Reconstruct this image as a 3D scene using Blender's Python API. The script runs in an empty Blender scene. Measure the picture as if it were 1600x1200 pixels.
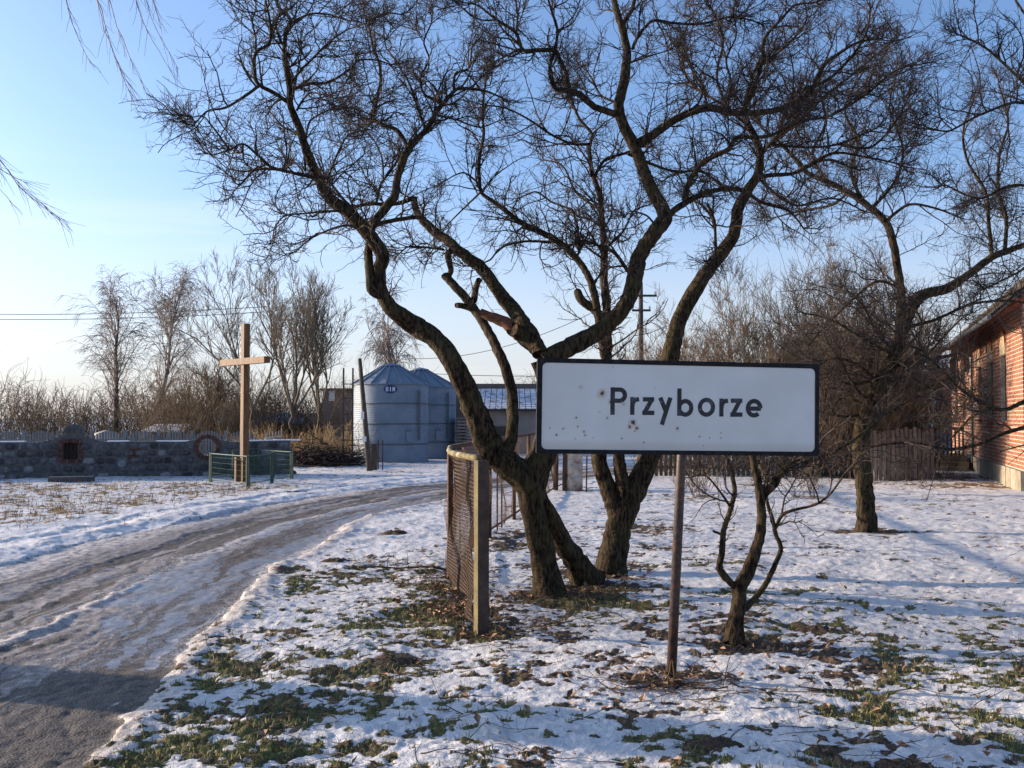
import bpy, math, random
import numpy as np
from mathutils import Vector, Matrix

# ------------------------------------------------------------------ camera, world, sun, exposure
SC = bpy.context.scene
COL = SC.collection
CAMH, FPX, HOR = 1.6, 1555.0, 652.0
PITCH = math.atan((HOR - 600) / FPX)
cam_d = bpy.data.cameras.new("camera")
cam_d.sensor_width = 36.0
cam_d.lens = 36.0 * FPX / 1600.0
cam_d.clip_end = 4000
cam_d.clip_start = 0.05
cam = bpy.data.objects.new("camera", cam_d)
COL.objects.link(cam)
cam.location = (0, 0, CAMH)
cam.rotation_euler = (math.pi / 2 + PITCH, 0, 0)
SC.camera = cam

SUN_EL, SUN_AZ = math.radians(12.5), math.radians(-74)      # azimuth from +Y towards +X
SUN = Vector((math.sin(SUN_AZ) * math.cos(SUN_EL), math.cos(SUN_AZ) * math.cos(SUN_EL), math.sin(SUN_EL)))
sl = bpy.data.lights.new("sun", 'SUN')
sl.energy = 4.4
sl.angle = math.radians(0.53)
sl.color = (1.0, 0.80, 0.60)
so = bpy.data.objects.new("sun", sl)
COL.objects.link(so)
so.rotation_euler = SUN.to_track_quat('Z', 'Y').to_euler()
so.location = (-20, 10, 12)

W = bpy.data.worlds.new("World")
SC.world = W
W.use_nodes = True
nt = W.node_tree
nt.nodes.clear()
wo = nt.nodes.new('ShaderNodeOutputWorld')
bg = nt.nodes.new('ShaderNodeBackground')
sky = nt.nodes.new('ShaderNodeTexSky')
sky.sky_type = 'NISHITA'
sky.sun_disc = False
sky.sun_elevation = SUN_EL
sky.sun_rotation = SUN_AZ
sky.altitude = 50
sky.air_density = 0.75
sky.dust_density = 2.2
sky.ozone_density = 4.2
bg.inputs[1].default_value = 0.15
hs = nt.nodes.new('ShaderNodeHueSaturation')
hs.inputs['Saturation'].default_value = 0.92
hs.inputs['Hue'].default_value = 0.498
hs.inputs['Value'].default_value = 1.06
nt.links.new(sky.outputs[0], hs.inputs['Color'])
# thin cirrus low in the sky
tc = nt.nodes.new('ShaderNodeTexCoord')
mp = nt.nodes.new('ShaderNodeMapping')
mp.inputs['Scale'].default_value = (1.2, 1.2, 16)
nz = nt.nodes.new('ShaderNodeTexNoise')
nz.inputs['Scale'].default_value = 2.2
nz.inputs['Detail'].default_value = 5
rp = nt.nodes.new('ShaderNodeValToRGB')
rp.color_ramp.elements[0].position = 0.52
rp.color_ramp.elements[1].position = 0.78
rp.color_ramp.elements[1].color = (.55, .55, .55, 1)
sx = nt.nodes.new('ShaderNodeSeparateXYZ')
mr = nt.nodes.new('ShaderNodeMapRange')
mr.inputs[1].default_value = 0.02
mr.inputs[2].default_value = 0.30
mr.inputs[3].default_value = 1
mr.inputs[4].default_value = 0
mu = nt.nodes.new('ShaderNodeMath')
mu.operation = 'MULTIPLY'
mx = nt.nodes.new('ShaderNodeMix')
mx.data_type = 'RGBA'
nt.links.new(tc.outputs['Generated'], mp.inputs[0])
nt.links.new(mp.outputs[0], nz.inputs['Vector'])
nt.links.new(nz.outputs[0], rp.inputs[0])
nt.links.new(tc.outputs['Generated'], sx.inputs[0])
nt.links.new(sx.outputs[2], mr.inputs[0])
nt.links.new(rp.outputs[0], mu.inputs[0])
nt.links.new(mr.outputs[0], mu.inputs[1])
nt.links.new(mu.outputs[0], mx.inputs['Factor'])
mv = nt.nodes.new('ShaderNodeMapRange')
for i_, v_ in enumerate((0.0, 0.27, .66, 0.0)): mv.inputs[i_ + 1].default_value = v_
mv.interpolation_type = 'SMOOTHSTEP'
nt.links.new(sx.outputs[2], mv.inputs[0])
mh = nt.nodes.new('ShaderNodeMix')
mh.data_type = 'RGBA'
nt.links.new(mv.outputs[0], mh.inputs['Factor'])
nt.links.new(hs.outputs[0], mh.inputs['A'])
mh.inputs['B'].default_value = (3.3, 3.2, 3.15, 1)
nt.links.new(mh.outputs['Result'], mx.inputs['A'])
mx.inputs['B'].default_value = (3.9, 3.8, 3.8, 1)
nt.links.new(mx.outputs['Result'], bg.inputs[0])
nt.links.new(bg.outputs[0], wo.inputs[0])

SC.view_settings.view_transform = 'Standard'
SC.view_settings.look = 'None'
SC.view_settings.exposure = 1.0
SC.view_settings.gamma = 1.0
SC.view_settings.use_curve_mapping = False

rng = np.random.default_rng(7)
random.seed(7)
A_ = np.array
CP, SP = math.cos(PITCH), math.sin(PITCH)


def P(px, py, d):
    a, b = (px - 800) / FPX, (600 - py) / FPX
    y, z = CP - b * SP, SP + b * CP
    return A_([a * d / y, d, CAMH + z * d / y])


def G(px, py):
    a, b = (px - 800) / FPX, (600 - py) / FPX
    y, z = CP - b * SP, SP + b * CP
    t = -CAMH / z
    return A_([a * t, y * t])


# ------------------------------------------------------------------ numpy noise
def vn(x, y, s=0):
    xi, yi = np.floor(x), np.floor(y)
    fx, fy = x - xi, y - yi
    fx = fx * fx * (3 - 2 * fx)
    fy = fy * fy * (3 - 2 * fy)

    def h(a, b):
        a = (a.astype(np.int64) * 374761393 + b.astype(np.int64) * 668265263 + s * 974711) & 0xffffffff
        a = ((a ^ (a >> 13)) * 1274126177) & 0xffffffff
        a = a ^ (a >> 16)
        return (a & 0xffff) / 65535.0
    return (h(xi, yi) * (1 - fx) + h(xi + 1, yi) * fx) * (1 - fy) + (h(xi, yi + 1) * (1 - fx) + h(xi + 1, yi + 1) * fx) * fy


def fbm(x, y, s=0, o=4):
    r, a, t = 0, 1.0, 0
    for i in range(o):
        r = r + a * vn(x * 2 ** i + 17.3 * i, y * 2 ** i - 9.1 * i, s + i * 31)
        t += a
        a *= .52
    return r / t


def ss(a, b, x):
    t = np.clip((x - a) / (b - a), 0, 1)
    return t * t * (3 - 2 * t)


# ------------------------------------------------------------------ object helpers
def link(o):
    COL.objects.link(o)
    return o


def tag(o, label=None, cat=None, group=None, kind=None):
    if label: o['label'] = label
    if cat: o['category'] = cat
    if group: o['group'] = group
    if kind: o['kind'] = kind
    return o


def empty(name, loc, label=None, cat=None, group=None, rz=0):
    o = link(bpy.data.objects.new(name, None))
    o.empty_display_size = .1
    o.location = loc
    o.rotation_euler.z = rz
    return tag(o, label, cat, group)


def origin_of(o):
    v = Vector((0, 0, 0))
    while o is not None:
        v = v + o.location
        o = o.parent
    return v


def mesh_np(name, V, F, mat, smooth=False):
    V = np.ascontiguousarray(V, dtype=np.float32).reshape(-1, 3)
    me = bpy.data.meshes.new(name)
    if isinstance(F, np.ndarray):
        n, k = F.shape
        me.vertices.add(len(V))
        me.vertices.foreach_set('co', V.ravel())
        me.loops.add(n * k)
        me.loops.foreach_set('vertex_index', F.astype(np.int32).ravel())
        me.polygons.add(n)
        me.polygons.foreach_set('loop_start', np.arange(0, n * k, k, dtype=np.int32))
        me.polygons.foreach_set('loop_total', np.full(n, k, dtype=np.int32))
        me.update(calc_edges=True)
    else:
        me.from_pydata(V.tolist(), [], F)
    me.polygons.foreach_set('use_smooth', np.full(len(me.polygons), smooth))
    if mat: me.materials.append(mat)
    me.update()
    return me


def put(name, V, F, mat, parent=None, origin=None, smooth=False):
    V = np.asarray(V, dtype=float).reshape(-1, 3)
    if parent is not None:
        V = V - A_(origin_of(parent))
    elif origin is not None:
        V = V - A_(origin)
    o = bpy.data.objects.new(name, mesh_np(name, V, F, mat, smooth))
    link(o)
    if parent is not None:
        o.parent = parent
    elif origin is not None:
        o.location = origin
    return o


class MB:
    def __init__(s):
        s.V, s.F, s.n = [], [], 0

    def add(s, V, F):
        V = np.asarray(V, float).reshape(-1, 3)
        s.V.append(V)
        s.F += [[i + s.n for i in f] for f in F]
        s.n += len(V)
        return s

    def box(s, c, size, yaw=0, R=None):
        h = A_(size) / 2.0
        v = A_([[x, y, z] for z in (-1, 1) for y in (-1, 1) for x in (-1, 1)]) * h
        if R is None:
            ca, sa = math.cos(yaw), math.sin(yaw)
            R = A_([[ca, -sa, 0], [sa, ca, 0], [0, 0, 1]])
        v = v @ np.asarray(R).T + A_(c)
        return s.add(v, [[0, 2, 3, 1], [4, 5, 7, 6], [0, 1, 5, 4], [2, 6, 7, 3], [0, 4, 6, 2], [1, 3, 7, 5]])

    def bar(s, a, b, w, h=None):
        a, b = A_(a, float), A_(b, float)
        d = b - a
        L = np.linalg.norm(d)
        d /= L
        up = A_([0, 0, 1.]) if abs(d[2]) < .95 else A_([0, 1., 0])
        x = np.cross(d, up); x /= np.linalg.norm(x)
        z = np.cross(x, d)
        R = np.stack([x, d, z], axis=1)
        return s.box((a + b) / 2, (w, L, h or w), R=R)

    def tube(s, pts, r, n=8, cap=True):
        pts = A_(pts, float)
        r = np.full(len(pts), r) if np.isscalar(r) else A_(r, float)
        V, F = tubes(pts[None], r[None], n)
        F = F.tolist()
        if cap:
            F.append(list(range(n))[::-1])
            F.append(list(range((len(pts) - 1) * n, len(pts) * n)))
        return s.add(V, F)

    def lathe(s, c, prof, n=24):
        V = []
        for r, z in prof:
            for i in range(n):
                t = 2 * math.pi * i / n
                V.append((c[0] + r * math.cos(t), c[1] + r * math.sin(t), c[2] + z))
        F = []
        for k in range(len(prof) - 1):
            for i in range(n):
                j = (i + 1) % n
                F.append([k * n + i, k * n + j, (k + 1) * n + j, (k + 1) * n + i])
        return s.add(V, F)

    def prism(s, poly, O, U, Vv, D):
        """polygon (u,v) on plane O + u U + v V, extruded by vector D"""
        n = len(poly)
        O, U, Vv, D = map(lambda q: A_(q, float), (O, U, Vv, D))
        a = [O + u * U + v * Vv for u, v in poly]
        b = [p + D for p in a]
        F = [list(range(n)), list(range(2 * n - 1, n - 1, -1))]
        for i in range(n):
            j = (i + 1) % n
            F.append([i, i + n, j + n, j])
        return s.add(a + b, F)

    def build(s, name, mat, parent=None, origin=None, smooth=False):
        return put(name, np.concatenate(s.V), s.F, mat, parent, origin, smooth)


def tubes(Pp, R, n):
    N, K, _ = Pp.shape
    T = np.gradient(Pp, axis=1)
    T /= np.linalg.norm(T, axis=2, keepdims=True) + 1e-9
    m = np.abs(T.mean(axis=1))
    ref = np.zeros((N, 3))
    ref[np.arange(N), np.argmin(m, axis=1)] = 1
    U = np.cross(T, ref[:, None, :])
    U /= np.linalg.norm(U, axis=2, keepdims=True) + 1e-9
    Vv = np.cross(T, U)
    a = np.arange(n) * 2 * np.pi / n
    ring = np.cos(a)[None, None, :, None] * U[:, :, None, :] + np.sin(a)[None, None, :, None] * Vv[:, :, None, :]
    V = Pp[:, :, None, :] + ring * (R[:, :, None, None] if R.ndim == 2 else R[..., None])
    base = (np.arange(N) * K * n)[:, None, None]
    k = (np.arange(K - 1) * n)[None, :, None]
    i = np.arange(n)[None, None, :]
    j = (i + 1) % n
    F = np.stack([base + k + i, base + k + j, base + k + n + j, base + k + n + i], axis=-1).reshape(-1, 4)
    return V.reshape(-1, 3), F


# ------------------------------------------------------------------ material helpers
def new_mat(name):
    m = bpy.data.materials.new(name)
    m.use_nodes = True
    t = m.node_tree
    b = t.nodes['Principled BSDF']
    return m, t, b


def nd(t, typ, **kw):
    n = t.nodes.new(typ)
    for k, v in kw.items():
        setattr(n, k, v)
    return n


def noise(t, scale, detail=4, rough=.55, vec=None, dist=0):
    n = nd(t, 'ShaderNodeTexNoise')
    n.inputs['Scale'].default_value = scale
    n.inputs['Detail'].default_value = detail
    n.inputs['Roughness'].default_value = rough
    n.inputs['Distortion'].default_value = dist
    if vec is not None: t.links.new(vec, n.inputs['Vector'])
    return n.outputs[0]


def math_(t, op, a, b=None, clamp=False):
    n = nd(t, 'ShaderNodeMath', operation=op)
    n.use_clamp = clamp
    for i, v in enumerate((a, b)):
        if v is None: continue
        if isinstance(v, (int, float)): n.inputs[i].default_value = v
        else: t.links.new(v, n.inputs[i])
    return n.outputs[0]


def mrange(t, v, a, b, c=0, d=1, smooth=True):
    n = nd(t, 'ShaderNodeMapRange')
    n.interpolation_type = 'SMOOTHSTEP' if smooth else 'LINEAR'
    t.links.new(v, n.inputs[0])
    for i, q in enumerate((a, b, c, d)): n.inputs[i + 1].default_value = q
    return n.outputs[0]


def mixc(t, f, a, b):
    n = nd(t, 'ShaderNodeMix', data_type='RGBA')
    if isinstance(f, (int, float)): n.inputs['Factor'].default_value = f
    else: t.links.new(f, n.inputs['Factor'])
    for k, v in (('A', a), ('B', b)):
        if isinstance(v, (tuple, list)): n.inputs[k].default_value = (*v, 1)
        else: t.links.new(v, n.inputs[k])
    return n.outputs['Result']


def bump(t, b, h, strength=.5, dist=.02):
    n = nd(t, 'ShaderNodeBump')
    n.inputs['Strength'].default_value = strength
    n.inputs['Distance'].default_value = dist
    t.links.new(h, n.inputs['Height'])
    t.links.new(n.outputs[0], b.inputs['Normal'])


def objco(t, scale=(1, 1, 1)):
    c = nd(t, 'ShaderNodeTexCoord')
    m = nd(t, 'ShaderNodeMapping')
    m.inputs['Scale'].default_value = scale
    t.links.new(c.outputs['Object'], m.inputs[0])
    return m.outputs[0]


def M(name, c1, c2=None, scale=8, lo=.35, hi=.65, rough=.8, metal=0, bscale=None, bstr=.4, bdist=.01, stretch=(1, 1, 1), c3=None, s3=2, spec=.3, vary=0):
    m, t, b = new_mat(name)
    v = objco(t, stretch)
    b.inputs['Roughness'].default_value = rough
    b.inputs['Metallic'].default_value = metal
    b.inputs['Specular IOR Level'].default_value = spec
    col = None
    if c2:
        f = mrange(t, noise(t, scale, 5, .6, v), lo, hi)
        col = mixc(t, f, c1, c2)
    else:
        col = mixc(t, 0.0, c1, c1)
    if c3:
        col = mixc(t, mrange(t, noise(t, s3, 4, .6, v), .48, .68), col, c3)
    if vary:
        oi = nd(t, 'ShaderNodeObjectInfo')
        h = nd(t, 'ShaderNodeHueSaturation')
        t.links.new(mrange(t, oi.outputs['Random'], 0, 1, 1 - vary, 1 + vary, False), h.inputs['Value'])
        t.links.new(col, h.inputs['Color'])
        col = h.outputs[0]
    t.links.new(col, b.inputs['Base Color'])
    if bscale:
        bump(t, b, noise(t, bscale, 5, .65, v), bstr, bdist)
    return m


# bark with ridges, moss on one side
def bark_mat(name, dark, light, moss, mossamt=.5, k=1.0):
    m, t, b = new_mat(name)
    v = objco(t, (1, 1, .28))
    v2 = objco(t)
    n1 = noise(t, 38 * k, 6, .65, v, .3)
    n2 = noise(t, 6, 4, .6, v2)
    col = mixc(t, mrange(t, n1, .38, .64), dark, light)
    col = mixc(t, math_(t, 'MULTIPLY', mrange(t, n2, .46, .66), mossamt), col, moss)
    t.links.new(col, b.inputs['Base Color'])
    b.inputs['Roughness'].default_value = .9
    b.inputs['Specular IOR Level'].default_value = .15
    bump(t, b, n1, 1.0, .03)
    return m


MAT = {}
MAT['bark'] = bark_mat('plum_bark', (.008, .0055, .0035), (.082, .054, .031), (.075, .070, .026), .38)
MAT['torn_wood'] = M('torn_wood', (.16, .055, .028), (.07, .035, .02), 16, .4, .62, rough=.8, bscale=30, bstr=.6, stretch=(1, 4, 4))
MAT['twig'] = M('plum_twig', (.022, .016, .013), (.060, .042, .034), 3, rough=.75, spec=.25)
MAT['twig_red'] = M('shrub_twig', (.065, .043, .027), (.20, .135, .085), 1.2, rough=.75)
MAT['bark_far'] = M('far_bark', (.045, .037, .027), (.11, .088, .062), 5, rough=.9)
MAT['twig_far'] = M('far_twig', (.075, .062, .046), (.18, .145, .105), .8, rough=.9)
MAT['birch_bark'] = M('birch_bark', (.42, .38, .33), (.05, .045, .04), 2.2, .5, .6, rough=.8, stretch=(1, 1, .9))
MAT['birch_twig'] = M('birch_twig', (.18, .135, .11), (.30, .235, .20), .8, rough=.9)
MAT['thicket'] = M('thicket_twig', (.075, .052, .032), (.19, .135, .085), .35, rough=.95)
MAT['dark_steel'] = M('dark_painted_steel', (.028, .021, .018), (.075, .050, .042), 30, rough=.55, c3=(.11, .05, .03), s3=14, bscale=60, bstr=.15, spec=.4)
MAT['sign_border'] = M('sign_border_paint', (.005, .0055, .010), (.011, .011, .014), 20, rough=.65, c3=(.03, .02, .015), s3=26, spec=.2)
MAT['sign_back'] = M('sign_back_steel', (.25, .25, .25), (.15, .14, .13), 8, rough=.6)
MAT['rust'] = M('rusty_steel', (.055, .028, .017), (.12, .062, .034), 25, rough=.85, bscale=80, bstr=.3)
MAT['front_post'] = M('mossy_painted_post', (.040, .026, .018), (.085, .060, .032), 12, rough=.8, c3=(.24, .20, .075), s3=5, bscale=60, bstr=.3)
MAT['rail_moss'] = M('lichen_rail', (.20, .165, .065), (.11, .085, .04), 10, rough=.85, c3=(.40, .37, .27), s3=7)
MAT['wire'] = M('rusty_wire', (.075, .045, .030), (.16, .10, .065), 20, rough=.7)
MAT['cross_wood'] = M('cross_timber', (.18, .095, .042), (.10, .052, .026), 5, rough=.65, stretch=(6, 6, .6), bscale=30, bstr=.3, c3=(.23, .135, .065), s3=1.5)
MAT['green_paint'] = M('green_paint', (.006, .034, .017), (.012, .05, .026), 20, rough=.45, spec=.5)
MAT['green_mesh'] = M('green_wire', (.03, .085, .055), rough=.6)
MAT['stone'] = M('field_stone', (.065, .065, .067), (.13, .125, .125), 9, rough=.9, bscale=14, bstr=.6, bdist=.03, c3=(.075, .07, .07), s3=5, vary=.5)
MAT['stone_light'] = M('pale_stone', (.24, .24, .245), (.18, .18, .18), 9, rough=.9, bscale=14, bstr=.6, bdist=.03)
MAT['mortar'] = M('old_mortar', (.085, .082, .08), (.13, .122, .118), 12, rough=.95, bscale=30, bstr=.6)
MAT['brick_part'] = M('weathered_brick', (.13, .06, .045), (.085, .042, .035), 14, rough=.9, vary=.3)
MAT['concrete'] = M('grey_concrete', (.13, .135, .135), (.19, .19, .185), 6, rough=.9, bscale=30, bstr=.3, vary=.12)
MAT['white_picket'] = M('white_picket_paint', (.50, .46, .40), (.45, .41, .35), 12, rough=.8)
MAT['wood_dark'] = M('dark_weathered_wood', (.055, .040, .030), (.12, .095, .075), 10, rough=.9, stretch=(5, 5, .7), vary=.25)
MAT['wood_grey'] = M('grey_weathered_wood', (.20, .175, .16), (.28, .25, .23), 9, rough=.9, stretch=(5, 5, .7), vary=.25)
MAT['pole_wood'] = M('creosoted_pole', (.045, .034, .027), (.11, .088, .07), 8, rough=.9, stretch=(6, 6, .5), bscale=30, bstr=.4)
MAT['white_paint'] = M('white_paint', (.75, .75, .75), rough=.5)
MAT['snow_cap'] = M('thin_snow', (.80, .82, .85), (.70, .73, .78), 4, rough=.6, bscale=20, bstr=.3)
MAT['drum'] = M('galvanised_drum', (.52, .48, .42), (.38, .33, .28), 6, rough=.5, metal=.35, c3=(.24, .15, .10), s3=5)
MAT['blue'] = M('badge_blue', (.015, .04, .16), rough=.4)
MAT['tarp'] = M('blue_tarp', (.10, .22, .42), (.2, .32, .5), 3, rough=.5)
MAT['red_wall'] = M('dark_red_wall', (.10, .035, .028), (.14, .05, .04), 3, rough=.9)
MAT['render_grey'] = M('grey_render', (.27, .235, .21), (.35, .31, .28), 1.3, rough=.95, bscale=10, bstr=.2)
MAT['render_brown'] = M('brown_render', (.15, .115, .095), (.20, .16, .135), 1.0, rough=.95)
MAT['tile_snow'] = M('snowy_roof_tile', (.72, .76, .82), (.55, .56, .60), 5, rough=.7, c3=(.22, .18, .16), s3=3)
MAT['slate'] = M('dark_eternit', (.06, .046, .036), (.11, .088, .07), 4, rough=.9, c3=(.15, .125, .09), s3=2, bscale=20, bstr=.3, vary=.2)
MAT['dark_glass'] = M('dark_window_glass', (.02, .025, .03), rough=.08, spec=.6)
MAT['cream'] = M('cream_plaster', (.60, .47, .30), (.50, .38, .24), 6, rough=.95)
MAT['plinth'] = M('plinth_stone', (.32, .27, .20), (.22, .185, .14), 4, rough=.95, bscale=12, bstr=.6, bdist=.02, vary=.2)
MAT['house_brick'] = M('red_house_brick', (.36, .145, .075), (.22, .085, .05), 11, rough=.9, c3=(.17, .085, .065), s3=2.5, bscale=50, bstr=.3)
MAT['house_mortar'] = M('pale_mortar', (.50, .42, .34), (.36, .29, .23), 8, rough=.95)
MAT['brick_trim'] = M('trim_brick', (.40, .12, .055), (.30, .08, .04), 12, rough=.9, vary=.25)
MAT['soil'] = M('bare_soil', (.045, .030, .021), (.10, .068, .046), 30, rough=.95, bscale=60, bstr=.9, bdist=.02)
MAT['leaf'] = M('dead_leaf', (.16, .085, .045), (.34, .20, .11), 9, .4, .6, rough=.7, c3=(.09, .05, .03), s3=11)
MAT['grass'] = M('green_grass', (.11, .13, .034), (.20, .21, .07), 5, rough=.7, spec=.3)
MAT['tan_grass'] = M('dry_grass', (.34, .235, .11), (.22, .14, .065), 3, rough=.8)
MAT['stick'] = M('fallen_stick', (.040, .026, .020), (.10, .065, .048), 8, rough=.85)
MAT['insulator'] = M('white_insulator', (.6, .6, .58), rough=.3)
MAT['cable'] = M('cable', (.10, .10, .11), rough=.6)


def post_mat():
    m, t, b = new_mat('post_paint_moss_sunlit_side')
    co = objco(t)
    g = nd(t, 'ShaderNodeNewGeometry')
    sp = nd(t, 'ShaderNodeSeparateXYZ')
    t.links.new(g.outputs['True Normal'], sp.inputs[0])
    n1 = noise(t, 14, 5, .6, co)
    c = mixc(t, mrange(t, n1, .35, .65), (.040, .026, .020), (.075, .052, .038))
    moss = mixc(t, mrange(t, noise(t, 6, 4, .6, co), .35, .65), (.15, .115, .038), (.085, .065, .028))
    f = math_(t, 'MULTIPLY', mrange(t, sp.outputs[0], -.2, -.5), mrange(t, n1, .25, .5, .5, 1))  # moss kept to sun-facing sides: their lit yellow is put into the colour
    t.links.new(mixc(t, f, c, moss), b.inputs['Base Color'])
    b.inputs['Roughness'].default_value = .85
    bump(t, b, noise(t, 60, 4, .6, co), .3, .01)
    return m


MAT['front_post'] = post_mat()


def silo_mat():
    m, t, b = new_mat('galvanised_steel')
    v = objco(t)
    c = mixc(t, mrange(t, noise(t, 1.6, 5, .6, v), .35, .65), (.145, .19, .24), (.19, .24, .30))
    vs = objco(t, (3, 3, .35))
    c = mixc(t, mrange(t, noise(t, 2.5, 4, .6, vs), .55, .75, 0, .5), c, (.15, .17, .19))
    t.links.new(c, b.inputs['Base Color'])
    b.inputs['Metallic'].default_value = .1
    b.inputs['Roughness'].default_value = .62
    bump(t, b, noise(t, 3, 3, .5, v), .15, .03)
    return m


MAT['zinc'] = silo_mat()
MAT['zinc_dark'] = M('dark_zinc', (.10, .11, .12), rough=.5, metal=.4)


# ------------------------------------------------------------------ ground functions
Rpx = [(130, 1200), (200, 1110), (300, 1010), (380, 930), (430, 885), (500, 845), (580, 808), (640, 792), (700, 780), (760, 768), (830, 757), (900, 748)]
Lpx = [(0, 885), (200, 832), (400, 792), (560, 766), (700, 752), (800, 742), (900, 735)]
Rl = [(-1.5, -60), (-1.55, -10), (-1.7, 0), (-1.85, 3)] + [tuple(G(*p)) for p in Rpx] + [(4.5, 29.5), (12, 33), (40, 42), (90, 55)]
Ll = [(-5.2, -60), (-5.25, -10), (-5.35, 0), (-5.45, 6)] + [tuple(G(*p)) for p in Lpx] + [(4.5, 34), (12, 38), (40, 47), (90, 60)]


def resample(pts, step):
    pts = A_(pts, float)
    out = [pts[0]]
    n = len(pts)
    for i in range(n - 1):
        p0, p1, p2, p3 = pts[max(i - 1, 0)], pts[i], pts[i + 1], pts[min(i + 2, n - 1)]
        L = np.linalg.norm((p2 - p1)[:3])
        k = max(1, int(L / step))
        for j in range(1, k + 1):
            t = j / k
            out.append(.5 * ((2 * p1) + (-p0 + p2) * t + (2 * p0 - 5 * p1 + 4 * p2 - p3) * t * t + (-p0 + 3 * p1 - 3 * p2 + p3) * t ** 3))
    return A_(out)


def lin_dist(x, y, line):
    """signed distance to a polyline, positive on its right side (travelling forward)"""
    best = np.full(x.shape, 1e9)
    sg = np.zeros(x.shape)
    for a, b in zip(line[:-1], line[1:]):
        dx, dy = b[0] - a[0], b[1] - a[1]
        L2 = dx * dx + dy * dy
        t = np.clip(((x - a[0]) * dx + (y - a[1]) * dy) / L2, 0, 1)
        ex, ey = x - a[0] - t * dx, y - a[1] - t * dy
        d2 = ex * ex + ey * ey
        c = (ex * dy - ey * dx)
        m = d2 < best
        best = np.where(m, d2, best)
        sg = np.where(m, np.sign(c), sg)
    return np.sqrt(best) * sg


RS = resample(Rl[2:-2], 1.5)
LS = resample(Ll[2:-2], 1.5)
RS = np.vstack([A_(Rl[:2]), RS, A_(Rl[-2:])])
LS = np.vstack([A_(Ll[:2]), LS, A_(Ll[-2:])])

BARE = [  # (x, y, rx, ry) snow thinned at trunks, posts and some spots right of them
    (*G(858, 930), .45, .35), (*G(915, 918), .5, .3), (*G(905, 935), .4, .3), (*G(955, 900), .45, .35), (*G(1010, 885), .7, .3),
    (*G(1150, 1005), .28, .22), (*G(1190, 1015), .35, .2), (*G(1358, 832), .5, .4), (*G(1400, 832), .9, .3), (*G(745, 985), .3, .25),
    (*G(715, 945), .28, .5), (*G(705, 915), .3, .5), (*G(1050, 1068), .12, .10), (*G(1012, 1060), .2, .07), (*G(1000, 828), .9, .6),
    (*G(1095, 778), .5, .5), (*G(1262, 780), .5, .5), (*G(790, 845), .3, 1.4), (*G(830, 800), .35, 2.6), (*G(1450, 745), 3.2, 1.5),
    (*G(1560, 760), 2.2, 1.2), (*G(680, 950), .35, .22), (*G(640, 960), .3, .2)]


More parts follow.
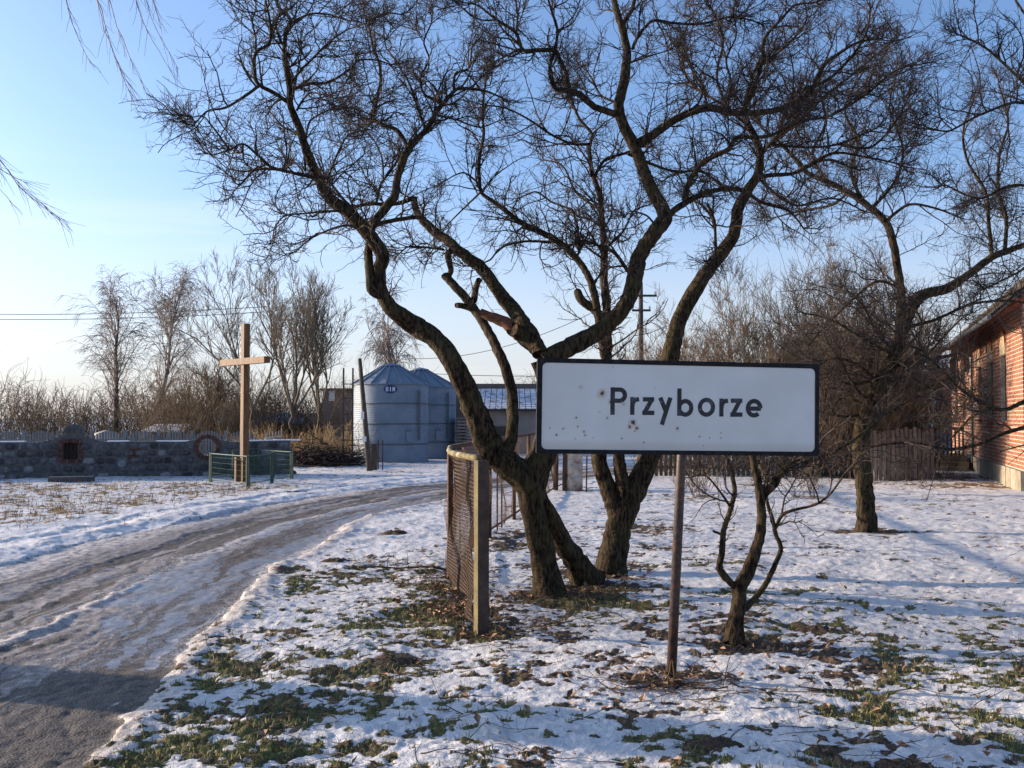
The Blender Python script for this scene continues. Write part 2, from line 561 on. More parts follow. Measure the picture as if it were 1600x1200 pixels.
def land(x, y):
    """all ground fields at points x, y"""
    dr = lin_dist(x, y, RS)        # >0 right of the road's right edge
    dl = lin_dist(x, y, LS)        # <0 left of the road's left edge
    wob = (fbm(x * 1.3, y * 1.3, 5, 4) - .5) * .34 * ss(0, 8, np.abs(y)) + (fbm(x * 6, y * 6, 9, 3) - .5) * .10
    dr = dr + wob
    dl = dl + wob * 1.1
    road = ss(.03, -.03, dr) * ss(-.03, .03, dl)
    t = np.clip(dl / (dl - dr + 1e-6), 0, 1)
    right = dr > 0
    n1 = fbm(x * 1.5, y * 1.5, 1, 5)
    n2 = fbm(x * 5.5, y * 5.5, 2, 4)
    n3 = fbm(x * 17, y * 17, 3, 3)
    n4 = fbm(x * 2.6, y * 2.6, 4, 4)
    veg = (.10 * n1 + .20 * n4 + .34 * n2 + .36 * n3 - .5) / .074      # about unit variance
    lawn = ss(6.0, 9.5, y)
    verge = ss(.10, .30, dr) * ss(2.6, 1.0, dr) * ss(15.5, 9.5, y)
    thr_l = .50 + .55 * lawn + .55 * ss(10, 15, y) + .35 * (fbm(x * .5, y * .5, 51, 3) - .5) / .12
    thr_l = thr_l - .50 * verge + .6 * ss(.22, .05, dr)
    left = dl < 0
    thr_f = .05 + 1.7 * ss(-2.4, -1.2, dl) + 1.2 * ss(23.6, 24.8, y)
    thr = np.where(left, thr_f, thr_l)
    for bx, by, rx, ry in BARE:
        thr = thr - 2.4 * np.exp(-(((x - bx) / rx) ** 2 + ((y - by) / ry) ** 2))
    far = ss(30, 45, np.hypot(x, y))
    thr = thr + .3 * far
    bare = ss(thr - .42, thr + .58, veg)
    green = ss(.42, .56, fbm(x * 1.1 + 40, y * 1.1, 6, 4)) * .75 + .25 * verge
    green = np.clip(green + .35 * verge, 0, 1) * ss(14, 8.5, y)
    tan = np.where(left, 1.0, ss(12, 18, y) * .8)
    # ---- road surface
    lane = t + (fbm(x * .9, y * .45, 12, 4) - .5) * .16
    a1 = ss(.29, .35, lane) * ss(.56, .49, lane)
    a2 = ss(.70, .75, lane) * ss(.90, .84, lane) * ss(9.0, 12.5, y) * .8
    fore = ss(6.9, 6.0, y + (n1 - .5) * 2.2 + (t - .8) * 1.2) * ss(.02, .08, t)
    a3 = ss(15, 22, y) * .55 * ss(.08, .2, t)
    asph = np.clip(np.maximum(np.maximum(a1, a2), np.maximum(fore, a3)), 0, 1)
    holes = ss(.56, .62, fbm(x * 2.4, y * 1.4, 21, 5))
    asph = np.clip(asph - .9 * holes * ss(.1, .25, n3) * (.3 + .7 * fore + .2 * a1), 0, 1)
    ice = ss(.47, .58, fbm(x * .9 + 9, y * .5, 33, 4) + .10 * ss(.55, .8, t) * ss(6, 7.5, y)) * ss(.5, .6, t) + ss(.6, .64, n1) * .5
    ice = np.clip(ice * (1 - .8 * asph) * (.35 + 1.1 * ss(.42, .56, n2)), 0, 1) * .85
    slush = ss(.55, .60, lane) * ss(.68, .60, lane) * ss(5.5, 7, y) + ss(.22, .10, t) + ss(.93, .99, t)
    st = fbm(t * 24 + (n1 - .5) * .8, y * .22, 55, 4)
    slush = np.maximum(slush, ss(.61, .70, st) * .25)
    slush = np.clip(slush, 0, 1)
    asph = np.clip(asph * (1 - .75 * ss(.58, .64, st)) + .55 * ss(.43, .37, st) * ss(.04, .12, t), 0, 1)
    # ---- heights
    z = (fbm(x * .35, y * .35, 41, 3) - .5) * .10 * ss(3, 8, np.hypot(x, y)) * (1 - road)
    zr = (fbm(x * 2.3, y * 2.3, 44, 3) - .5) * .055
    z = z + zr * (1 - road)
    snowy = (1 - bare)
    z = z + (1 - road) * (snowy * (.012 + (n3 - .5) * .024) + bare * ((n3 - .5) * .055 + (vn(x * 45, y * 45, 8) - .5) * .022))
    z = z + .018 * np.exp(-((dr - .12) / .10) ** 2) * (.2 + 1.6 * n2)
    z = z + .045 * np.exp(-((dl + .45) / .28) ** 2) * (.5 + n2) + .035 * np.exp(-((dl + 1.15) / .12) ** 2) * (.4 + n2)
    rut = -.022 * a1 + .020 * np.exp(-((lane - .615) / .018) ** 2) * ss(5.8, 7, y) * ss(10.5, 8.5, y) * (.4 + n2) - .010 * np.exp(-((lane - .655) / .02) ** 2) * ss(5.8, 7, y)
    rr = np.abs(np.sin(lane * 60 + n1 * 6)) * .006
    z = z + road * (rut * .7 - .012 + rr * (1 - ice) + (n3 - .5) * .015 * (1 - .7 * ice) + (n2 - .5) * .02)
    z = z + far * (fbm(x * .05, y * .05, 61, 3) - .5) * .5
    return dict(z=z, road=road, t=t, bare=bare, green=green, tan=tan, asph=asph, ice=ice, slush=slush, dr=dr, dl=dl, verge=verge)


def H(x, y):
    r = land(A_([float(x)]), A_([float(y)]))
    return float(r['z'][0])


def g3(px, py, sink=.03):
    x, y = G(px, py)
    return (float(x), float(y), H(x, y) - sink)


# ------------------------------------------------------------------ ground mesh
def ground():
    fine = np.linspace(math.radians(-33.5), math.radians(33.5), 620)
    rest = np.linspace(math.radians(33.5), math.radians(360 - 33.5), 72)[1:-1]
    ang = np.concatenate([fine, rest])
    r = np.concatenate([[.05, .8, 1.6, 2.4, 3.1, 3.7], np.geomspace(4.1, 46, 640), np.geomspace(48, 1600, 40)])
    na, nr = len(ang), len(r)
    RR, AA = np.meshgrid(r, ang, indexing='ij')
    x, y = RR * np.sin(AA), RR * np.cos(AA)
    f = land(x.ravel(), y.ravel())
    V = np.stack([x.ravel(), y.ravel(), f['z']], axis=1)
    i = np.arange(nr - 1)[:, None] * na
    j = np.arange(na)[None, :]
    k = (j + 1) % na
    F = np.stack([i + j, i + k, i + na + k, i + na + j], axis=-1).reshape(-1, 4)
    rd = f['road'][F].mean(axis=1) > .5
    for nm, sel, lab in (('ground', ~rd, None), ('road', rd, None)):
        Fs = F[sel]
        used, inv = np.unique(Fs, return_inverse=True)
        Fs = inv.reshape(-1, 4)
        me = mesh_np(nm, V[used], Fs, None, True)
        a = me.color_attributes.new('cov', 'FLOAT_COLOR', 'POINT')
        if nm == 'ground':
            c = np.stack([f['bare'], f['green'], f['tan'], np.exp(-(np.maximum(f['dr'], -.1) / .22) ** 2) * (f['dr'] > -.2)], axis=1)[used]
        else:
            c = np.stack([f['asph'], f['ice'], f['slush'], f['t']], axis=1)[used]
        a.data.foreach_set('color', c.astype(np.float32).ravel())
        o = bpy.data.objects.new(nm, me)
        link(o)
        o['kind'] = 'structure'
        m, t, b = new_mat(nm + '_surface')
        me.materials.append(m)
        at = nd(t, 'ShaderNodeAttribute', attribute_name='cov')
        sp = nd(t, 'ShaderNodeSeparateColor')
        t.links.new(at.outputs['Color'], sp.inputs[0])
        co = objco(t)
        b.inputs['Specular IOR Level'].default_value = .3
        nf = noise(t, 60, 4, .65, co)
        nm_ = noise(t, 11, 5, .6, co)
        if nm == 'ground':
            dirt = mixc(t, mrange(t, nf, .35, .65), (.045, .030, .019), (.15, .10, .065))
            grn = mixc(t, mrange(t, nf, .3, .7), (.065, .075, .022), (.16, .16, .055))
            tn = mixc(t, mrange(t, nf, .3, .7), (.13, .085, .045), (.34, .24, .13))
            veg = mixc(t, math_(t, 'MULTIPLY', sp.outputs[1], mrange(t, nm_, .35, .6, .2, 1)), dirt, grn)
            veg = mixc(t, math_(t, 'MULTIPLY', sp.outputs[2], mrange(t, nm_, .3, .6, .35, .9)), veg, tn)
            snow = mixc(t, mrange(t, nm_, .35, .68), (.70, .69, .69), (.58, .565, .555))
            snow = mixc(t, math_(t, 'MULTIPLY', mrange(t, noise(t, 3.1, 5, .6, co), .48, .70), .45), snow, (.50, .45, .40))
            snow = mixc(t, math_(t, 'MULTIPLY', at.outputs['Alpha'], .95), snow, mixc(t, mrange(t, nm_, .35, .6), (.33, .27, .22), (.58, .52, .46)))
            f1 = math_(t, 'ADD', sp.outputs[0], math_(t, 'MULTIPLY', math_(t, 'SUBTRACT', nf, .5), 1.9))
            f1 = math_(t, 'ADD', f1, math_(t, 'MULTIPLY', math_(t, 'SUBTRACT', nm_, .5), .5))
            f2 = mrange(t, noise(t, 150, 2, .5, co), .69, .73)
            f1 = math_(t, 'MAXIMUM', mrange(t, f1, .38, .56), math_(t, 'MULTIPLY', f2, .55))
            col = mixc(t, f1, snow, veg)
            t.links.new(col, b.inputs['Base Color'])
            t.links.new(mrange(t, f1, 0, 1, .5, .95), b.inputs['Roughness'])
            h = math_(t, 'ADD', math_(t, 'MULTIPLY', nf, .5), nm_)
            bump(t, b, h, .75, .022)
        else:
            vo = nd(t, 'ShaderNodeTexVoronoi')
            vo.inputs['Scale'].default_value = 70
            t.links.new(co, vo.inputs['Vector'])
            gr = mixc(t, mrange(t, vo.outputs['Color'], .2, .9), (.022, .017, .014), (.105, .08, .06))
            gr = mixc(t, mrange(t, nm_, .35, .7), gr, (.075, .060, .050))
            gr = mixc(t, mrange(t, noise(t, 190, 2, .5, co), .66, .70), gr, (.40, .36, .32))
            packed = mixc(t, mrange(t, nf, .3, .7), (.215, .185, .168), (.125, .105, .095))
            packed = mixc(t, mrange(t, nm_, .48, .68), packed, (.35, .315, .295))
            packed = mixc(t, mrange(t, noise(t, 25, 5, .7, co), .52, .64, 0, .55), packed, (.13, .10, .085))
            icec = mixc(t, mrange(t, nm_, .3, .7), (.115, .12, .14), (.22, .225, .25))
            sl = mixc(t, mrange(t, nf, .3, .7), (.64, .60, .57), (.42, .37, .33))
            base = mixc(t, sp.outputs[1], packed, icec)
            base = mixc(t, math_(t, 'MULTIPLY', sp.outputs[2], mrange(t, nm_, .35, .55)), base, sl)
            fa = math_(t, 'ADD', sp.outputs[0], math_(t, 'MULTIPLY', math_(t, 'SUBTRACT', nf, .5), 1.3))
            fa = math_(t, 'ADD', fa, math_(t, 'MULTIPLY', math_(t, 'SUBTRACT', nm_, .5), .9))
            fa = mrange(t, fa, .36, .62)
            col = mixc(t, fa, base, gr)
            t.links.new(col, b.inputs['Base Color'])
            ro = mixc(t, sp.outputs[1], (.62, .62, .62), (.27, .27, .27))
            ro = mixc(t, fa, ro, (.72, .72, .72))
            t.links.new(ro, b.inputs['Roughness'])
            b.inputs['Specular IOR Level'].default_value = .45
            h = math_(t, 'ADD', math_(t, 'MULTIPLY', nf, .7), math_(t, 'MULTIPLY', vo.outputs['Distance'], .6))
            h = math_(t, 'MULTIPLY', h, mrange(t, sp.outputs[1], 0, 1, 1, .35))
            bump(t, b, h, .5, .014)
    return


ground()

# ------------------------------------------------------------------ branches
def nrm(v):
    return v / (np.linalg.norm(v, axis=-1, keepdims=True) + 1e-9)


def grow(S, D, L, r0, r1, K, wob, up=0.0, droop=0.0):
    """S (N,3) D (N,3) L (N,) r0 (N,) -> points (N,K,3), radii (N,K)"""
    N = len(S)
    pts = np.empty((N, K, 3))
    pts[:, 0] = S
    d = nrm(D)
    st = (L / (K - 1))[:, None]
    for k in range(1, K):
        d = nrm(d + rng.normal(0, wob, (N, 3)) + A_([0, 0, up - droop * k / K]))
        pts[:, k] = pts[:, k - 1] + d * st
    t = np.linspace(0, 1, K)[None]
    R = r0[:, None] * (1 - t) + r1 * t
    return pts, R


def spawn(Pp, R, per, t0, t1, a0, a1, up=0):
    N, K, _ = Pp.shape
    n = N * per
    idx = np.repeat(np.arange(N), per)
    t = rng.uniform(t0, t1, n) * (K - 1)
    k = np.minimum(t.astype(int), K - 2)
    f = (t - k)[:, None]
    S = Pp[idx, k] * (1 - f) + Pp[idx, k + 1] * f
    T = nrm(Pp[idx, k + 1] - Pp[idx, k])
    Q = rng.normal(0, 1, (n, 3))
    Q = nrm(Q - (Q * T).sum(1, keepdims=True) * T)
    a = rng.uniform(a0, a1, n)[:, None]
    D = T * np.cos(a) + Q * np.sin(a) + A_([0, 0, up])
    r = R[idx, k] * (1 - f[:, 0]) + R[idx, k + 1] * f[:, 0]
    return S, nrm(D), r, idx


class Soup:
    def __init__(s): s.V, s.F, s.n = [], [], 0

    def add(s, Pp, R, n):
        V, F = tubes(Pp, R, n)
        s.V.append(V); s.F.append(F + s.n); s.n += len(V)

    def build(s, name, mat, parent=None, origin=None):
        return put(name, np.concatenate(s.V), np.concatenate(s.F), mat, parent, origin, True)


def limb_mesh(pts, rad, seed=0, rough=.10, flare=0):
    """one thick bark-covered limb, knobbly and ridged"""
    d0 = max(2 * rad.mean(), .02)
    q = resample(np.column_stack([pts, rad]), max(.022, d0 * .30))
    p, r = q[:, :3], np.maximum(q[:, 3], .002)
    n = int(np.clip(rad.max() * 150, 7, 26))
    K = len(p)
    s = np.concatenate([[0], np.cumsum(np.linalg.norm(np.diff(p, axis=0), axis=1))])
    a = np.arange(n) * 2 * np.pi / n
    S, Aa = np.meshgrid(s, a, indexing='ij')
    cx, cy = np.cos(Aa), np.sin(Aa)
    nse = fbm(cx * 2.6 + seed * 7, S * 3.2 + cy * 2.6, 70 + seed, 3) - .5
    fine = fbm(cx * 9 + seed * 3 + S * 1.5, S * 2.6 + cy * 9, 90 + seed, 3) - .5
    R = r[:, None] * (1 + nse * rough * 2.6 + fine * rough * 3.4)
    if flare:
        R = R * (1 + flare * np.exp(-S / .12) * (.6 + .8 * fbm(cx * 2 + 3, cy * 2, 5 + seed, 2)))
    p = p + rng.normal(0, .05, p.shape) * r[:, None]
    V, F = tubes(p[None], R[None], n)
    F = F.tolist()
    F.append(list(range(n)))
    F.append(list(range((K - 1) * n, K * n))[::-1])
    return V, F


class Tree:
    def __init__(s, name, base_px, d, label, cat='tree', group=None, bark='bark', twig='twig', sink=.05, namep=None):
        x, y = G(*base_px)
        s.o = empty(name, (x, y, H(x, y) - sink), label, cat, group)
        s.d = d
        s.known = []
        s.limbs = []
        s.bark, s.twig = MAT[bark], MAT[twig]

    def limb(s, pts, w0, w1, dd=0., part='limb', ws=None, twigs=1.0, start=None, mat=None):
        pts = [tuple(map(float, p)) for p in pts]
        if start is None:
            if s.known:
                kk = A_(s.known)
                i = np.argmin(np.hypot(kk[:, 0] - pts[0][0], kk[:, 1] - pts[0][1]))
                start = kk[i, 2]
            else:
                start = s.d
        L = np.concatenate([[0], np.cumsum([math.hypot(b[0] - a[0], b[1] - a[1]) for a, b in zip(pts[:-1], pts[1:])])])
        u = L / L[-1]
        dep = start + dd * (u ** 1.0) + (rng.normal(0, .05, len(u)) * np.minimum(u * 4, 1) if part == 'limb' else 0)
        w = np.interp(u, np.linspace(0, 1, len(ws)), ws) if ws else w0 + (w1 - w0) * u
        W3 = A_([P(p[0], p[1], q) for p, q in zip(pts, dep)])
        rad = w * dep / FPX / 2 * (.92 if w[0] < 40 else .97)
        q = resample(np.column_stack([W3, rad]), .10)
        for i in range(len(pts) - 1):
            for f in (0, .25, .5, .75):
                s.known.append((pts[i][0] * (1 - f) + pts[i + 1][0] * f, pts[i][1] * (1 - f) + pts[i + 1][1] * f, dep[i] * (1 - f) + dep[i + 1] * f))
        s.known.append((*pts[-1], dep[-1]))
        s.limbs.append((q[:, :3], np.maximum(q[:, 3], .003), part, twigs, mat))
        return s

    def finish(s, per_m=7, len1=(.28, .82), n2=9, n3=7, up=.05, wob=.21, l2=(.12, .42), l3=(.04, .14), thick=.06):
        soup = Soup()
        k = 0
        starts, dirs, lens, r0s = [], [], [], []
        for pts, rad, part, tw, mt in s.limbs:
            k += 1
            V, F = limb_mesh(pts, rad, k, .10 if rad.max() > .03 else .06, .45 if part == 'trunk' else 0)
            lo_ = put(part, V, F, mt or s.bark, s.o, smooth=True)
            if mt: lo_['label'] = 'torn reddish limb with exposed wood'
            if tw <= 0: continue
            seg = np.diff(pts, axis=0)
            sl_ = np.linalg.norm(seg, axis=1)
            wgt = sl_ * np.clip((thick - rad[:-1]) / (thick * .5), .03, 1) * tw
            n = rng.poisson(wgt.sum() * per_m)
            if n == 0: continue
            idx = rng.choice(len(seg), n, p=wgt / wgt.sum())
            f = rng.uniform(0, 1, (n, 1))
            T = nrm(seg[idx])
            Q = rng.normal(0, 1, (n, 3))
            Q = nrm(Q - (Q * T).sum(1, keepdims=True) * T)
            a = rng.uniform(.5, 1.35, (n, 1))
            starts.append(pts[idx] + seg[idx] * f)
            dirs.append(nrm(T * np.cos(a) + Q * np.sin(a) + A_([0, 0, .22])))
            lens.append(rng.uniform(*len1, n))
            r0s.append(np.minimum(rad[idx] * .65, rng.uniform(.006, .014, n)))
            # continuation at the tip
            for _i in range(3 if rad[-1] < .02 else 0):
                starts.append(pts[-1:]); dirs.append(nrm(T[-1:] * .2 + nrm(seg[-1:]) + rng.normal(0, .35, (1, 3)))); lens.append(A_([rng.uniform(*len1) * .45])); r0s.append(rad[-1:] * .8)
        S, D, L, r0 = np.concatenate(starts), np.concatenate(dirs), np.concatenate(lens), np.concatenate(r0s)
        P1, R1 = grow(S, D, L, r0, .0035, 9, wob, up)
        soup.add(P1, R1, 5)
        S, D, r, ix = spawn(P1, R1, n2, .1, 1.0, .5, 1.4, .08)
        L2 = rng.uniform(*l2, len(S)) * (.5 + L[ix] / len1[1] * .6)
        P2, R2 = grow(S, D, L2, np.minimum(r * .65, .0052), .0020, 6, wob * 1.3, up * .7)
        soup.add(P2, R2, 4)
        S, D, r, ix = spawn(P2, R2, n3, .12, 1.0, .5, 1.35, .05)
        P3, R3 = grow(S, D, rng.uniform(*l3, len(S)), np.minimum(r * .75, .0030), .0012, 4, wob * 1.2, up)
        soup.add(P3, R3, 3)
        c = soup.build('crown', s.twig, s.o)
        c['kind'] = 'stuff'
        return s.o


def c5(*a): return [(250 + x / 2.667, y / 2.667) for x, y in a]
def c6(*a): return [(700 + x / 2.667, y / 2.667) for x, y in a]
def c7(*a): return [(1100 + x / 2.667, y / 2.667) for x, y in a]


# --- tree A: the leaning plum nearest the fence
TA = Tree('plum_tree', (858, 928), 9.1, 'large leaning plum tree with two crossing trunks, right behind the mesh fence')
TA.limb([(858, 934), (852, 895), (846, 860), (835, 810), (828, 768), (840, 728), (856, 690), (860, 620), (850, 562)], 0, 0, .1, 'trunk', ws=[46, 40, 37, 38, 44, 42, 34, 34, 38], twigs=0)
TA.limb([(918, 912), (905, 888), (885, 858), (862, 815), (845, 782), (836, 758)], 0, 0, -.55, 'trunk', ws=[44, 38, 32, 30, 28, 24], twigs=0, start=9.75)
TA.limb([(832, 768), (812, 742), (767, 700), (745, 647), (727, 603), (710, 570), (683, 533), (647, 507), (613, 483), (597, 457), (592, 420), (598, 400), (580, 371), (546, 334), (512, 307), (497, 277), (479, 236), (466, 195), (454, 165), (452, 135), (445, 90), (447, 49), (454, 30), (434, 10), (428, -30)],
        0, 0, -.9, ws=[44, 46, 46, 42, 38, 36, 33, 30, 30, 28, 20, 20, 22, 21, 19, 17, 15, 14, 12, 10, 9, 7, 6, 5, 3])
TA.limb([(597, 462), (580, 452), (578, 425), (576, 395), (580, 365), (585, 350)], 18, 12, .1, twigs=.2)
TA.limb([(785, 722), (797, 693), (801, 667), (800, 620), (787, 567), (762, 515), (737, 477), (713, 450), (695, 430)], 22, 13, .5, twigs=.1)
TA.limb([(740, 484), (724, 478), (713, 477)], 11, 9, .05, twigs=0)
TA.limb([(740, 470), (744, 450), (748, 437)], 12, 9, .05, twigs=0)
TA.limb([(845, 555), (838, 540), (820, 508), (783, 460), (753, 420), (720, 395), (700, 375), (685, 367), (666, 349), (651, 330), (647, 308)], 30, 12, .9, twigs=.6)
TA.limb([(838, 545), (815, 525), (800, 513)], 26, 24, -.05, twigs=0)
TA.limb([(808, 520), (790, 505), (768, 496), (750, 488)], 24, 13, .05, part='broken_limb', twigs=0, mat=MAT['torn_wood'])
TA.limb([(712, 388), (700, 397), (704, 424), (697, 436)], 11, 9, .3, twigs=.2)
TA.limb([(850, 565), (870, 552), (905, 535), (945, 510), (975, 480), (989, 442), (1000, 397), (1026, 360), (1038, 337), (1019, 296), (1000, 255), (989, 225), (972, 191), (966, 165), (976, 124), (979, 75), (970, 37), (960, 0), (955, -50)],
        0, 0, .7, ws=[34, 31, 28, 27, 28, 27, 26, 24, 22, 20, 19, 18, 17, 14, 12, 10, 7], twigs=1)
# left crown
TA.limb(c5((540, 430), (480, 390), (410, 350), (395, 300), (400, 220), (455, 180), (460, 100), (440, 0), (430, -60)), 8, 3, -.5)
TA.limb(c5((400, 230), (398, 150), (385, 90), (400, 30), (390, -40)), 4, 2, .3)
TA.limb(c5((412, 358), (340, 410), (270, 450), (200, 462), (150, 510)), 6, 2.5, -.4)
TA.limb(c5((655, 745), (560, 722), (470, 705), (390, 712), (340, 765)), 7, 3, -.8)
TA.limb(c5((470, 703), (400, 640), (345, 600), (290, 625), (225, 645)), 5, 2.5, -.3)
TA.limb(c5((290, 625), (220, 530), (180, 485), (130, 490)), 4, 2, -.3)
TA.limb(c5((345, 605), (350, 670), (380, 700)), 3.5, 2, .2)
TA.limb(c5((875, 940), (930, 880), (980, 810), (990, 740), (1015, 660), (1050, 600), (1110, 540), (1150, 470), (1180, 430), (1230, 375), (1300, 370), (1360, 380), (1430, 410)), 0, 0, .9, ws=[16, 16, 15, 14, 14, 12, 10, 9, 7, 6, 4, 3])
TA.limb(c5((1175, 430), (1100, 390), (1085, 330), (1120, 250), (1100, 170), (1130, 100)), 5, 2.5, -.4)
TA.limb(c5((1225, 375), (1230, 310), (1290, 280), (1300, 200), (1340, 150)), 5, 2.5, .6)
TA.limb(c5((1030, 610), (990, 545), (930, 520), (880, 487), (900, 430), (920, 330), (915, 270), (885, 180), (875, 90), (940, 55), (1000, 60)), 8, 2.5, .7)
TA.limb(c5((1105, 535), (1070, 440), (1040, 350), (980, 250), (940, 190), (930, 110)), 5, 2, .5)
TA.limb(c5((550, 372), (620, 350), (710, 340), (790, 290), (830, 250), (900, 250), (950, 265)), 6, 2.5, .6)
TA.limb(c5((545, 350), (580, 300), (630, 250), (700, 180), (770, 130), (850, 100)), 5, 2, -.7)
TA.limb(c5((540, 100), (620, 60), (700, 60), (790, 90)), 5, 2, .5)
TA.limb(c5((700, 745), (740, 640), (790, 560), (880, 540)), 4, 2.5, .7)
TA.limb(c5((605, 710), (605, 600), (630, 500), (700, 460), (800, 450), (880, 480)), 4, 2.5, .5)
TA.limb(c5((570, 460), (620, 390), (700, 400), (770, 430)), 4, 2, -.5)
TA.limb(c5((880, 945), (940, 925), (1040, 908), (1090, 905)), 8, 7, .5, twigs=.5)
TA.limb(c5((1060, 825), (980, 850), (870, 850), (800, 860), (740, 800), (700, 750)), 8, 4, -.2)
TA.limb(c5((800, 880), (700, 880), (600, 890), (520, 900), (480, 945), (470, 1000)), 5, 2, -.5)
TA.limb(c5((860, 965), (780, 940), (700, 960), (620, 1000), (560, 1050)), 5, 2, -.7)
TA.limb(c5((900, 850), (920, 770), (970, 700), (1000, 650)), 5, 4, .2)
TA.limb(c5((930, 740), (925, 660), (895, 590), (870, 560)), 3.5, 2, .4)
TA.limb(c5((1180, 1040), (1100, 1030), (1030, 1030), (1000, 1055)), 5, 2.5, -.4)
TA.limb(c5((540, 240), (500, 160), (480, 90), (560, 20), (600, -30)), 5, 2.5, .3)
TA.limb(c5((1150, 480), (1240, 500), (1330, 530), (1420, 500)), 4, 2, .5)
# right crown
TA.limb(c6((725, 105), (770, 30), (785, -40)), 9, 6, .4)
TA.limb(c6((700, 475), (610, 445), (540, 390), (440, 360), (425, 280), (447, 205), (455, 120), (430, 40), (410, -30)), 0, 0, -.6, ws=[13, 12, 11, 8, 6, 6, 5, 4, 3])
TA.limb(c6((447, 210), (490, 300), (505, 370)), 7, 7, .05, twigs=.3)
TA.limb(c6((445, 207), (380, 210), (310, 205), (285, 140), (200, 80), (120, 20), (60, 10)), 8, 2.5, -.4)
TA.limb(c6((285, 140), (290, 60), (280, -10)), 4, 2.5, .3)
TA.limb(c6((310, 210), (265, 235), (220, 225)), 4, 2, .1)
TA.limb(c6((790, 600), (870, 550), (960, 490), (1080, 450), (1200, 472), (1330, 465), (1420, 440), (1510, 380), (1560, 280), (1620, 230), (1700, 180), (1790, 160)), 0, 0, 1.0, ws=[17, 15, 13, 13, 12, 11, 11, 10, 9, 7, 5, 4])
TA.limb(c6((1230, 465), (1270, 380), (1310, 250), (1320, 160), (1390, 80), (1450, 20), (1530, 10)), 9, 3, -.3)
TA.limb(c6((768, 205), (800, 140), (860, 85), (930, 95), (1050, 100), (1180, 70), (1280, 90)), 6, 2.5, .6)
TA.limb(c6((910, 905), (980, 850), (1100, 795), (1220, 790), (1300, 840), (1420, 880), (1480, 950)), 12, 3, .5)
TA.limb(c6((985, 835), (1010, 750), (1060, 680), (1170, 620), (1200, 575), (1320, 570), (1400, 540), (1480, 500)), 11, 4, -.4)
TA.limb(c6((750, 640), (840, 680), (950, 715), (1060, 715), (1140, 780)), 6, 3, .5)
TA.limb(c6((1080, 452), (1060, 360), (1010, 280), (980, 200)), 5, 2, .4)
TA.limb(c6((1160, 470), (1180, 350), (1160, 250), (1200, 150), (1190, 60)), 5, 2, .5)
TA.limb(c6((715, 430), (640, 400), (600, 330), (560, 260)), 5, 2, .6)
TA.limb(c6((760, 260), (850, 230), (920, 210)), 4, 2, -.4)
TA.limb(c6((870, 950), (830, 900), (760, 880), (740, 900)), 4, 2, -.4)
TA.limb(c6((1080, 850), (1110, 920), (1115, 1010), (1116, 1080)), 5, 4, .3, twigs=.4)
TA.limb(c6((1550, 300), (1500, 400), (1440, 470), (1460, 560)), 6, 3, .2)
TA.finish(per_m=10, len1=(.16, .66), n2=7, n3=5)

# --- tree B: behind it, three stems
TB = Tree('plum_tree', (955, 896), 10.3, 'plum tree splitting low into three stems, standing behind the left part of the sign')
TB.limb([(951, 902), (957, 865), (970, 815), (990, 765), (1012, 722), (1035, 650), (1045, 580), (1060, 505), (1090, 446), (1116, 409), (1146, 367), (1152, 330), (1169, 296), (1184, 274), (1187, 232), (1170, 195), (1165, 160), (1180, 110)],
        0, 0, .6, 'trunk', ws=[46, 42, 38, 34, 31, 29, 28, 27, 25, 24, 22, 18, 17, 14, 10, 7, 5], twigs=1)
TB.limb([(968, 858), (962, 800), (945, 750), (934, 705), (935, 640), (948, 575), (949, 500), (944, 446), (944, 394), (940, 337), (936, 300), (925, 270), (921, 232), (925, 210), (905, 185), (890, 150)],
        0, 0, .5, ws=[30, 28, 27, 26, 22, 18, 16, 15, 14, 12, 10, 9, 7, 5, 4])
TB.limb([(978, 800), (972, 750), (966, 710), (958, 640), (947, 575), (936, 500), (925, 446), (910, 416), (887, 390), (861, 371), (816, 349), (786, 326), (752, 300), (749, 277), (749, 244), (756, 210), (754, 170), (760, 120)],
        0, 0, -.5, ws=[26, 24, 20, 17, 15, 14, 13, 12, 11, 10, 9, 7, 6, 5, 4, 3])
TB.limb([(962, 512), (945, 500), (925, 480), (908, 468), (903, 455)], 18, 13, .2, twigs=0)
TB.limb([(861, 379), (824, 377), (786, 386), (764, 407), (740, 415)], 5, 2.5, -.5)
TB.limb([(905, 395), (902, 352), (895, 330), (861, 315), (839, 300), (810, 310)], 5, 2.5, .5)
TB.limb([(921, 225), (895, 225), (861, 210), (827, 187), (790, 169), (760, 165)], 5, 2.5, -.6)
TB.limb([(981, 424), (962, 397), (940, 386), (912, 376), (890, 385)], 7, 4, -.2)
TB.limb([(930, 275), (945, 250), (975, 240), (1000, 230)], 6, 4, .3)
TB.limb([(1118, 405), (1118, 375), (1114, 345), (1098, 322), (1080, 310)], 6, 3, .3)
TB.limb([(1184, 277), (1202, 274), (1242, 270), (1290, 250), (1330, 262)], 8, 3, .6)
TB.limb([(1165, 300), (1130, 290), (1100, 270), (1065, 268)], 6, 3, -.4)
TB.limb([(1187, 240), (1215, 215), (1250, 190), (1300, 180), (1340, 150)], 7, 3, .7)
TB.limb([(1175, 200), (1140, 170), (1120, 120), (1130, 60), (1110, 10)], 6, 3, -.5)
TB.limb([(1200, 225), (1260, 230), (1310, 225), (1370, 200)], 5, 3, .3)
TB.limb([(1184, 278), (1240, 320), (1300, 310), (1350, 330)], 5, 2.5, 1.)
TB.limb([(944, 390), (975, 360), (990, 330), (1015, 320)], 5, 2.5, .5)
TB.limb([(940, 330), (900, 300), (880, 260), (850, 250)], 5, 2.5, .7)
TB.limb([(751, 290), (725, 270), (700, 280)], 4, 2, -.3)
TB.limb([(751, 300), (720, 330), (700, 350)], 4, 2, .3)
